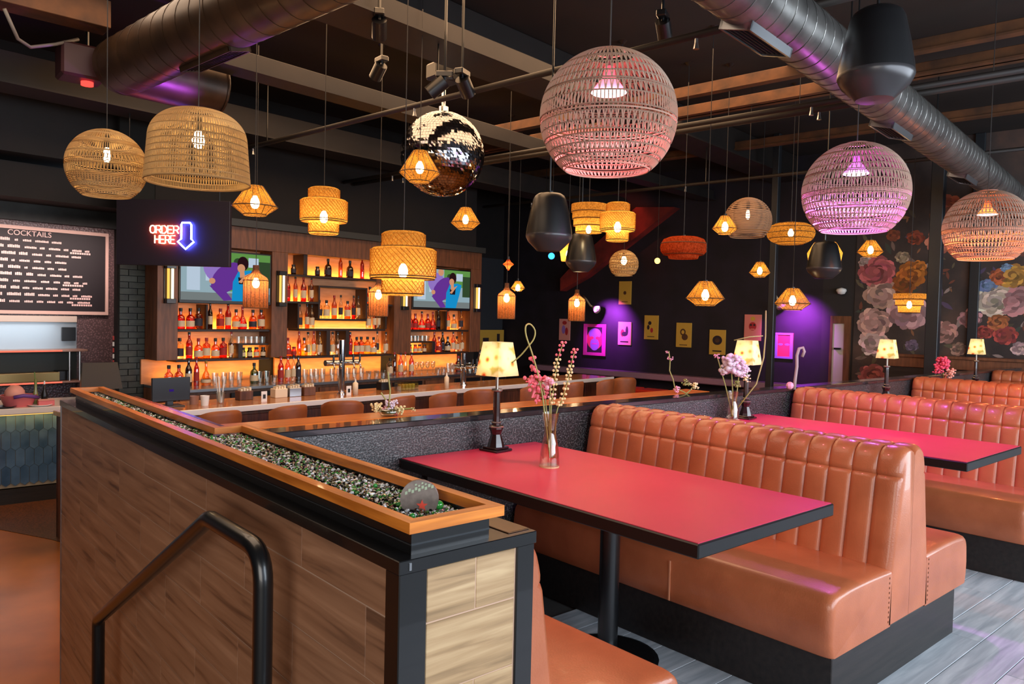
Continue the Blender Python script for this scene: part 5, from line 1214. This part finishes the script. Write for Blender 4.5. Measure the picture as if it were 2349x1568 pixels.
# grey strip with a door
struct('wall_grey', MB().box(XW - .0, BX1, 3.95, 4.45, ZL, ZC), flat('charcoal_wall', srgb(36, 33, 32), .7), TB)
d0, d1 = atBx(1908, 880, XW), atBx(1940, 742, XW)
dr = struct('door_1', MB().box(XW - .04, XW, d1.y, d0.y, ZL, d1.z), flat('door_white', srgb(196, 184, 170), .5), TB)
struct('door_frame', MB().box(XW - .06, XW, d1.y - .09, d1.y, ZL, d1.z + .12).box(XW - .06, XW, d0.y, d0.y + .04, ZL, d1.z + .12).box(XW - .06, XW, d1.y, d0.y, d1.z, d1.z + .12), frame_wood, 0, parent=dr)
struct('door_handle', MB().box(XW - .09, XW - .04, (d0.y + d1.y) / 2 - .05, (d0.y + d1.y) / 2 + .05, atBx(1924, 801, XW).z, atBx(1924, 797, XW).z), black_metal, 0, parent=dr)
p = atBx(1933, 667, XW); t = wthing('wall_light', 'small white wall fixture above the white door', 'wall lamp', (XW, p.y, p.z)); MB().lathe([(0, .05), (.07, .03), (.08, 0), (.05, -.05), (0, -.06)], 14, (0, -.06, 0)).build('shade', white, t, smooth=True); MB().box(-.02, .02, -.06, 0, -.02, .02).build('arm', steel, t)

# flower mural
mural_m = ramp_mat('mural_ground', [(0.3, srgb(36, 30, 30)), (0.55, srgb(62, 50, 46)), (0.8, srgb(92, 66, 54))], nscale=2.2, rough=.6)
mw = struct('wall_mural', MB().box(XW - .012, XW, -1.5, 3.95, .2, ZC), mural_m, TB)
rg = random.Random(21); pm = {}
def pmat(c):
    if c not in pm: pm[c] = flat('print_%d_%d_%d' % c, srgb(*c), .65)
    return pm[c]
def sh(c, k): return tuple(int(max(0, min(255, v * k))) // 10 * 10 for v in c)
def bloom(px, py, rpx, c, lobes=7, layers=5, squash=1.0):
    ctr = atBx(px, py, XW); dist = math.hypot(toA(ctr.x, ctr.y).x, toA(ctr.x, ctr.y).y); R = rpx * dist * .86 / F
    mb = MB(); ms = []; np_ = lobes + 4; k = 0
    for ring_, (rad, size, nn) in enumerate(((.62, .40, np_), (.46, .36, np_ - 1), (.30, .32, max(4, np_ - 4)), (.15, .26, max(3, np_ - 7)), (.0, .18, 1))):
        for q in range(nn):           # overlapping printed petals
            a = 2 * PI * (q + .5 * ring_) / nn + rg.uniform(-.15, .15); rr = R * rad * rg.uniform(.92, 1.08); s = R * size * rg.uniform(.85, 1.15)
            tone = sh(c, rg.choice((1.2, 1.1, .98, .82)) * (1.0 - .05 * ring_) * (.82 if q % 2 else 1)); m = pmat(tone)
            if m not in ms: ms.append(m)
            mb.cur = ms.index(m); cx, cz = rr * math.cos(a), rr * math.sin(a); n = 10; el = rg.uniform(.7, 1.0)
            mb.add([(XW - .0125 - .00035 * k, ctr.y + 1.12 * (cx + s * math.cos(t) * math.cos(a) - s * el * math.sin(t) * math.sin(a)), ctr.z + squash * (cz + s * math.cos(t) * math.sin(a) + s * el * math.sin(t) * math.cos(a))) for t in [2 * PI * i / n for i in range(n)]], [tuple(range(n))]); k += 1
    mb.build('printed_bloom', ms, mw)
def leaf(px, py, rpx, c):
    ctr = atBx(px, py, XW); dist = math.hypot(toA(ctr.x, ctr.y).x, toA(ctr.x, ctr.y).y); R = rpx * dist / F; a = rg.random() * 6.3
    pts_ = [(u * R, .32 * R * math.sin(PI * (u + 1) / 2) * s) for s, us in ((1, (-1, -.5, 0, .5, 1)), (-1, (.5, 0, -.5))) for u in us]
    mb = MB(); mb.add([(XW - .0128, ctr.y + x * math.cos(a) - z * math.sin(a), ctr.z + x * math.sin(a) + z * math.cos(a)) for x, z in pts_], [tuple(range(len(pts_)))]); mb.build('printed_leaf', pmat(c), mw)
for b in ((2012, 622, 38, (196, 100, 104), 11, 6), (2022, 674, 37, (222, 176, 158), 7, 6), (2006, 740, 36, (214, 164, 152), 8, 6), (2004, 786, 32, (222, 184, 176), 6, 5), (2092, 628, 30, (192, 112, 40), 6, 4), (2074, 652, 26, (160, 88, 36), 7, 4), (2108, 612, 16, (200, 120, 44), 5, 3), (2084, 716, 42, (196, 150, 152), 6, 4), (2000, 862, 30, (190, 104, 100), 7, 4),
          (2166, 762, 26, (186, 134, 122), 6, 4), (2160, 552, 30, (196, 120, 96), 7, 4), (2176, 480, 34, (176, 92, 70), 8, 5), (2282, 690, 36, (224, 200, 180), 9, 6), (2328, 690, 34, (216, 150, 150), 8, 6), (2326, 632, 28, (200, 146, 66), 7, 4), (2294, 634, 20, (190, 100, 60), 6, 4), (2310, 616, 12, (140, 170, 200), 5, 3), (2266, 656, 17, (130, 150, 190), 6, 3), (2290, 738, 20, (186, 108, 64), 7, 4), (2258, 762, 16, (168, 70, 60), 6, 3), (2306, 768, 22, (170, 74, 66), 7, 4), (2225, 730, 22, (196, 140, 136), 5, 3), (2070, 590, 14, (186, 160, 130), 6, 3), (1985, 600, 14, (190, 160, 150), 5, 3), (2340, 560, 26, (150, 96, 80), 6, 4), (2050, 540, 14, (150, 80, 50), 6, 3), (2092, 792, 14, (120, 100, 120), 5, 3), (2340, 800, 16, (206, 170, 165), 5, 3), (2100, 545, 18, (150, 70, 44), 6, 3), (2200, 800, 16, (170, 130, 110), 5, 3)):
    bloom(*b)
for k in range(26):               # the mural goes on to the right
    c_ = rg.choice([(196, 100, 104), (222, 176, 158), (192, 112, 40), (224, 200, 180), (186, 108, 64), (150, 96, 110)]); bloom(2380 + 26 * k + rg.uniform(-15, 15), rg.uniform(560, 800), rg.uniform(18, 38), c_, rg.choice((6, 7, 8)))
for k in range(190):
    leaf(rg.uniform(1968, 2600), rg.uniform(470, 880), rg.uniform(5, 15), rg.choice([(92, 84, 62), (70, 62, 48), (120, 96, 84), (150, 128, 120), (84, 66, 92), (110, 60, 44), (60, 66, 56), (134, 90, 60)]))
# dark wood rail in front of the mural
p = atBx(2225, 822, 11.7); t = wthing('wood_rail', 'dark wooden rail along the foot of the flower mural', 'rail', (11.7, 3.2, ZL)); MB().box(0, 4.0, 0, .1, p.z - ZL - .16, p.z - ZL - .02, .004).build('rail_board', frame_wood, t); MB().box(0, 4.0, -.03, .13, p.z - ZL - .02, p.z - ZL + .02, .004).build('rail_cap', frame_wood, t); MB().box(0, 4, .02, .08, 0, p.z - ZL - .16).build('panel', black_wood, t)
# posts and poles
post_m = flat('blue_black_post', srgb(30, 34, 38), .4)
for px, w, dep, lab in ((2142, 26, 10.3, 'dark steel post in front of the flower mural, left of the two'), (2234, 20, 10.9, 'dark steel post in front of the flower mural, right of the two'), (1771, 15, 11.2, 'thin grey pole in front of the violet poster wall')):
    p = atD(px, 700, dep); hw = w * dep / F / 2; t = thing('steel_post', lab, 'post', (p.x, p.y, ZL), TB); MB().box(-hw, hw, -hw, hw, 0, ZC - ZL, .006).build('shaft', post_m, t); MB().box(-hw * 1.8, hw * 1.8, -hw * 1.8, hw * 1.8, 0, .02, .003).build('base_plate', post_m, t)
for px, dep, r, lab in ((1624, 7.15, .012, 'thin drop rod above the low diamond lantern'), (1655, 10, .015, 'thin conduit left of the grey pole'), (925, 5.58, .008, 'drop rod above the largest bamboo drum pendant'), (868, 7.88, .01, 'drop rod above the wicker lantern at the centre shelves')): pass
p = atD(2085, 521, 11.8); t = wthing('red_lamp', 'small red clip lamp in front of the flower mural', 'lamp', toB(p)); MB().ball((.06, 0, .02), .05, 10, 8).build('bulb', glow('red_glow_lamp', (1, .12, .05), 3), t); MB().ball((-.07, 0, -.03), .035, 8, 6).build('bulb', MATS['red_glow_lamp'], t); MB().tube([(-.07, 0, -.03), (.06, 0, .02), (.06, .8, .0)], .012, 6).build('arm', black_metal, t)

# back wall right of the back bar: stair stringer, grey board, small picture, crates on a shelf
red_lit_flank = ramp_mat('red_lit_stucco', [(0.3, srgb(84, 24, 20)), (0.7, srgb(150, 44, 34))], nscale=3, rough=.7)  # red light falling on the stair flank is put into this colour
YS = 11.45
S_ = lambda px, py: atBy(px, py, YS)
WS = lambda px, py: atBx(px, py, XW)
pl = [WS(1561, 478), WS(1473, 478), WS(1333, 604), WS(1300, 640), WS(1300, 668), WS(1356, 636)]; o = pl[4]
t = wthing('stair_flank', 'diagonal red-lit stair flank rising across the end wall above the posters', 'stairs', (XW, o.y, o.z))
MB().prism([(-(q.y - o.y), q.z - o.z) for q in pl], -.22, -.002).build('flank', red_lit_flank, t)
c = WS(1430, 540); spot_light('red_stair_spot', toA(XW - 1.3, c.y, c.z + .9), toA(XW, c.y, c.z), 30, (1, .12, .06), 75, .8)
a, b = S_(1103, 590), S_(1150, 758); tag(MB().box(a.x, b.x, YS - .03, YS + .045, b.z, a.z).build('grey_board', flat('slate_grey', srgb(44, 47, 52), .6), None, (0, 0, 0), TB), 'tall slate grey board on the wall right of the back bar', 'board')
a, b = S_(1096, 756), S_(1150, 800); t = bthing('small_picture', 'small gold picture low on the wall right of the back bar', 'picture', (a.x + b.x) / 2, YS - .05, b.z); w, h = b.x - a.x, a.z - b.z
MB().box(-w / 2, w / 2, -.02, .02, 0, h, .003).build('board', yel, t); MB().box(-w * .38, -w * .14, -.022, -.02, h * .1, h * .6).build('print', ink_d, t); MB().box(w * .2, w * .32, -.022, -.02, h * .3, h * .8).build('print', ink_d, t)
q = S_(1490, 712); t = bthing('wall_shelf', 'dim wooden wall shelf behind the low diamond lantern', 'shelf', q.x, YS, q.z); MB().box(0, .75, -.25, .02, -.03, 0).build('board', frame_wood, t); MB().box(.05, .08, -.2, .02, -.16, -.03).build('bracket', black_metal, t)
for k, (dx, w, h) in enumerate(((.04, .18, .22), (.26, .16, .36), (.46, .22, .2))):
    t = bthing('wooden_crate', ('low wooden crate at the left of the dim wall shelf', 'tall wooden crate in the middle of the dim wall shelf', 'low wooden crate at the right of the dim wall shelf')[k], 'crate', q.x + dx, YS - .2, q.z)
    for j in range(3): MB().box(0, w, 0, .16, j * h / 3, (j + .9) * h / 3, .004).build('slat', wood_beam, t)

# ------------------------------------------------------------------ table lamps, vases, flowers
lamp_dark = flat('lamp_bronze', srgb(40, 26, 24), .22, .3, coat=.5); lamp_trim = flat('lamp_pewter', srgb(150, 142, 130), .3, .8)
def floral_shade():
    m = bpy.data.materials.new('floral_shade'); m.use_nodes = True; nt = m.node_tree; N = nt.nodes; L = nt.links; N.remove(N['Principled BSDF'])
    tc = N.new('ShaderNodeTexCoord'); v = N.new('ShaderNodeTexVoronoi'); v.inputs['Scale'].default_value = 14; r = N.new('ShaderNodeValToRGB'); e = r.color_ramp.elements
    e[0].position = .10; e[0].color = srgb(214, 84, 54); e[1].position = .30; e[1].color = srgb(246, 232, 180)
    e.new(.18).color = srgb(238, 176, 110); e.new(.62).color = srgb(246, 236, 196); e.new(.80).color = srgb(196, 186, 110)
    L.new(tc.outputs['Object'], v.inputs['Vector']); L.new(v.outputs['Distance'], r.inputs[0])
    d = N.new('ShaderNodeBsdfDiffuse'); t = N.new('ShaderNodeBsdfTranslucent'); x = N.new('ShaderNodeMixShader'); x.inputs[0].default_value = .6
    L.new(r.outputs[0], d.inputs[0]); L.new(r.outputs[0], t.inputs[0]); L.new(d.outputs[0], x.inputs[1]); L.new(t.outputs[0], x.inputs[2]); L.new(x.outputs[0], N['Material Output'].inputs['Surface']); return m
fsm = floral_shade()
lamp_bulb = glow('table_lamp_bulb', (1.0, .76, .40), 24)
def table_lamp(label, x, y):
    t = thing('table_lamp', label, 'table lamp', (x, y, .76), math.radians(8), 'booth table lamps')
    MB().box(-.062, .062, -.062, .062, 0, .012, .004).box(-.05, .05, -.05, .05, .012, .022, .004).build('foot', lamp_dark, t)
    MB().lathe([(.044, .022), (.040, .04), (.026, .085), (.030, .10), (.036, .112), (.036, .122), (.022, .13), (.022, .142), (.019, .15), (.017, .30), (.026, .305), (.026, .315), (.0, .315)], 8).build('column', lamp_dark, t)
    MB().lathe([(.037, .120), (.039, .124), (.037, .128)], 12).lathe([(.0235, .142), (.0255, .146), (.0235, .150)], 12).lathe([(.027, .304), (.029, .310), (.027, .316)], 12).build('trim_rings', lamp_trim, t)
    MB().lathe([(.008, .315), (.008, .40), (0, .40)], 8).build('stem', lamp_trim, t)
    s = .5 ** .5
    MB().lathe([(.078 / s, .385), (.054 / s, .555)], 4).build('lamp_shade', fsm, t).rotation_euler = (0, 0, PI / 4)
    MB().ball((0, 0, .46), .026, 12, 8).build('bulb', lamp_bulb, t, smooth=True)
    return t
L0 = table_lamp('table lamp with glowing floral shade on the nearest red table', TX[0] + .513, 2.955)
for i, lab in ((1, 'table lamp with floral shade on the second table beside the white flowers'), (2, 'table lamp with glowing floral shade on the third table'), (3, 'farthest table lamp with floral shade on the last table')):
    dup(L0, (TX[i] + .513, 2.955, .76), math.radians(8), lab, 'booth table lamps')

green_m = flat('stem_pale_green', srgb(150, 150, 84), .6); pinkf = flat('petal_pink', srgb(226, 112, 124), .6); pinkl = flat('petal_light_pink', srgb(226, 160, 176), .6); cream_f = flat('petal_cream', srgb(226, 206, 150), .6); lil = flat('petal_lilac_white', srgb(214, 196, 206), .6); hot = flat('petal_hot_pink', srgb(220, 74, 104), .6); peach = flat('petal_peach', srgb(232, 160, 140), .6)
vglass = tinted('rosy_vase_glass', (.95, .86, .80), .04)
def vase(label, p, h, s=1.0):
    t = thing('glass_vase', label, 'vase', p, 0, 'glass bud vases')
    k = h / .245
    prof = [(0, .004), (.046, .004), (.044, .06), (.036, .11), (.027, .155), (.029, .19), (.038, .238), (.040, .245), (.037, .245), (.026, .19), (.024, .155), (.033, .11), (.041, .05), (.043, .012), (0, .012)]
    MB().lathe([(r * s, z * k) for r, z in prof], 24).build('glass_body', vglass, t, smooth=True, angle=50)
    MB().lathe([(0, 0), (.046 * s, 0), (.0465 * s, .006), (0, .006)], 24).build('foot', flat('thick_glass_' + str(round(p.x, 1)), srgb(206, 176, 130), .1), t)
    return t
V1 = atZ(1260, 1070, .76); d1v = (V1 - Vector((0, 0, CZ))) @ Vector(CM[2])
vase('hourglass glass vase holding pink stems on the nearest red table', V1, .25)
def petal_cluster(mb, c, r, n, rnd_, sz=.55):
    for _ in range(n):
        d = Vector((rnd_.uniform(-1, 1), rnd_.uniform(-1, 1), rnd_.uniform(-1, 1))) * r
        mb.ball(tuple(c + d), r * sz * rnd_.uniform(.7, 1.2), 6, 4, rnd_.uniform(.5, 1.2))
def stem_thing(name, label, pts, dep, r, m=green_m, cat='flower'):
    P_ = [atD(px, py, dep + dd) for px, py, dd in pts]; t = thing(name, label, cat, P_[0])
    # smooth through the points
    Q = []
    for i in range(len(P_) - 1):
        a, b, c, d = P_[max(0, i - 1)], P_[i], P_[i + 1], P_[min(len(P_) - 1, i + 2)]
        for k in range(4):
            u = k / 4; Q.append(.5 * ((2 * b) + (c - a) * u + (2 * a - 5 * b + 4 * c - d) * u * u + (3 * b - a - 3 * c + d) * u ** 3) - P_[0])
    Q.append(P_[-1] - P_[0]); MB().tube(Q, r, 6).build('stem', m, t, smooth=True)
    return t, [p - P_[0] for p in P_], Q
rf = random.Random(4)
stem_thing('curly_stem', 'pale curly willow stem looping high above the vase on the nearest table', ((1262, 1050, 0), (1250, 955, 0), (1244, 905, 0), (1232, 850, 0), (1219, 805, 0), (1207, 770, -.01), (1206, 748, -.01), (1216, 743, 0), (1227, 757, .01), (1225, 776, .01), (1212, 794, .01), (1194, 815, .02), (1174, 832, .03)), d1v, .0038)
t, P_, Q = stem_thing('pink_flower', 'fluffy drooping pink flower in the vase on the nearest table', ((1268, 1050, .01), (1255, 955, .01), (1250, 910, .01), (1240, 870, .02), (1226, 832, .02)), d1v, .003)
mb = MB()
for k, (px, py) in enumerate(((1222, 826), (1226, 842), (1232, 858), (1228, 874), (1240, 872), (1248, 886), (1236, 893), (1222, 868), (1214, 872), (1246, 905), (1232, 912), (1222, 890))): petal_cluster(mb, atD(px, py, d1v + .02) - t.location, .016, 7, rf)
for px0, py0, px1, py1 in ((1222, 866, 1212, 886), (1228, 890, 1220, 912), (1234, 905, 1230, 926)): mb.tube([atD(px0, py0, d1v + .02) - t.location, atD(px1, py1, d1v + .015) - t.location], [.009, .004], 6)
mb.build('blossoms', pinkf, t)['kind'] = 'stuff'
t, P_, Q = stem_thing('pink_flower', 'small light pink blossom in the middle of the nearest vase', ((1262, 1050, 0), (1261, 940, 0), (1262, 905, 0), (1262, 880, 0)), d1v, .0026)
mb = MB(); petal_cluster(mb, atD(1262, 880, d1v) - t.location, .022, 14, rf); petal_cluster(mb, atD(1266, 908, d1v) - t.location, .012, 6, rf); mb.build('blossoms', pinkl, t)['kind'] = 'stuff'
for lab, pts in (('tall cream bell stem with pink tip, left of the two in the nearest vase', ((1266, 1050, 0), (1264, 950, 0), (1268, 905, 0), (1274, 860, 0), (1279, 825, 0), (1292, 786, 0))), ('tall cream bell stem with pink tip, right of the two in the nearest vase', ((1272, 1050, 0), (1276, 950, 0), (1290, 915, 0), (1303, 870, 0), (1309, 840, 0), (1319, 802, 0)))):
    t, P_, Q = stem_thing('bell_flower', lab, pts, d1v, .0026)
    m1, m2 = MB(), MB(); n = len(Q)
    for i in range(6, n):
        mb = m2 if i > n * .78 else m1
        for a in (0, 2.1, 4.2):
            a += i; c = Q[i] + Vector((.011 * math.cos(a), .011 * math.sin(a), .002)); mb.ball(tuple(c), .0065, 6, 4)
    m1.build('bells', cream_f, t)['kind'] = 'stuff'; m2.build('pink_bells', pinkf, t)['kind'] = 'stuff'
def bouquet(label, base, items, stems):
    t = thing('bouquet', label, 'flowers', base)
    for k, (q0, q1) in enumerate(stems): MB().tube([q0 - base, q0.lerp(q1, .5) - base + Vector((.01, 0, 0)), q1 - base], .004, 5).build('stem', green_m, t)
    for c, r, m, n in items:
        mb = MB(); petal_cluster(mb, c - base, r * .72, n * 3, rf, .30); mb.build('blossom', m, t, smooth=True)
    return t
V2 = atZ(1680, 962, .76); d2v = (V2 - Vector((0, 0, CZ))) @ Vector(CM[2]); vase('glass vase of white flowers on the second table', V2, .20)
D2 = lambda px, py: atD(px, py, d2v)
bouquet('bunch of pale lilac-white flowers in the vase on the second table', V2 + Vector((0, 0, .02)), [(D2(1680, 836), .085, lil, 34), (D2(1702, 850), .06, lil, 18), (D2(1644, 817), .022, pinkl, 8), (D2(1712, 868), .03, cream_f, 9), (D2(1690, 880), .03, green_m, 10)], [(V2 + Vector((0, 0, .02)), D2(1678, 850)), (V2 + Vector((0, 0, .02)), D2(1695, 860)), (V2 + Vector((0, 0, .02)), D2(1646, 820))])
V3 = atZ(2167, 905, .76); d3v = (V3 - Vector((0, 0, CZ))) @ Vector(CM[2]); vase('glass vase of red and peach flowers on the third table', V3, .20)
D3 = lambda px, py: atD(px, py, d3v)
bouquet('bunch of hot pink and peach flowers in the vase on the third table', V3 + Vector((0, 0, .02)), [(D3(2162, 832), .075, hot, 28), (D3(2152, 848), .05, hot, 14), (D3(2178, 856), .06, peach, 18)], [(V3 + Vector((0, 0, .02)), D3(2162, 840)), (V3 + Vector((0, 0, .02)), D3(2178, 860))])
# arrangement on the oak drink rail
V4 = atZ(892, 953, .936); d4 = (V4 - Vector((0, 0, CZ))) @ Vector(CM[2]); D4 = lambda px, py: atD(px, py, d4)
t = thing('bud_bowl', 'low glass bowl under the small flower arrangement on the oak rail', 'vase', V4); MB().lathe([(0, 0), (.04, 0), (.05, .02), (.045, .035), (.04, .035), (0, .01)], 16).build('bowl', glass, t, smooth=True); MB().lathe([(0, .01), (.036, .012), (.04, .03), (0, .032)], 14).build('moss', flat('moss', srgb(90, 84, 40), .8), t)
bouquet('small arrangement of cream and pink roses on the oak drink rail', V4 + Vector((0, 0, .03)), [(D4(864, 935), .03, cream_f, 16), (D4(898, 928), .032, lil, 16), (D4(918, 940), .03, cream_f, 14), (D4(880, 936), .016, pinkl, 6), (D4(908, 948), .014, hot, 5), (D4(948, 938), .014, cream_f, 5)], [(V4 + Vector((0, 0, .03)), D4(890, 852)), (V4 + Vector((0, 0, .03)), D4(874, 900)), (V4 + Vector((0, 0, .03)), D4(948, 936))])
# more sprigs farther along the wall cap
V5 = atZ(1575, 902, .936); d5 = (V5 - Vector((0, 0, CZ))) @ Vector(CM[2]); D5 = lambda px, py: atD(px, py, d5)
bouquet('small white flowers with a tall pink sprig at the far end of the oak rail', V5, [(D5(1552, 893), .03, pinkl, 10), (D5(1592, 886), .032, cream_f, 12), (D5(1572, 876), .03, green_m, 10), (D5(1537, 822), .022, pinkl, 7), (D5(1530, 806), .014, pinkl, 4)], [(V5, D5(1548, 890)), (D5(1548, 890), D5(1536, 850)), (D5(1536, 850), D5(1534, 805)), (V5, D5(1590, 885))])
V6 = atZ(1822, 893, .936); d6 = (V6 - Vector((0, 0, CZ))) @ Vector(CM[2]); D6 = lambda px, py: atD(px, py, d6)
t = thing('curved_sprig', 'pale hook-shaped sprig on the low wall below the rightmost poster', 'flower', V6)
MB().tube([p - V6 for p in (V6, D6(1824, 870), D6(1828, 840), D6(1828, 815), D6(1833, 799), D6(1842, 797), D6(1845, 806), D6(1840, 818))], .012, 8).build('stem', flat('sprig_pale', srgb(150, 140, 130), .6), t, smooth=True); MB().ball(tuple(D6(1812, 884) - V6), .03, 8, 6).build('bud', pinkl, t)
t = thing('green_sprig', 'tall pale green sprig beside the second table lamp', 'flower', V2 + Vector((.03, .03, .02)))
MB().tube([p - t.location for p in (V2 + Vector((.03, .03, .02)), D2(1735, 880), D2(1752, 820), D2(1756, 770), D2(1757, 712))], .005, 6).build('stem', green_m, t, smooth=True)
MB().tube([p - t.location for p in (D2(1750, 770), D2(1720, 772), D2(1684, 780))], .004, 6).build('twig', green_m, t, smooth=True)
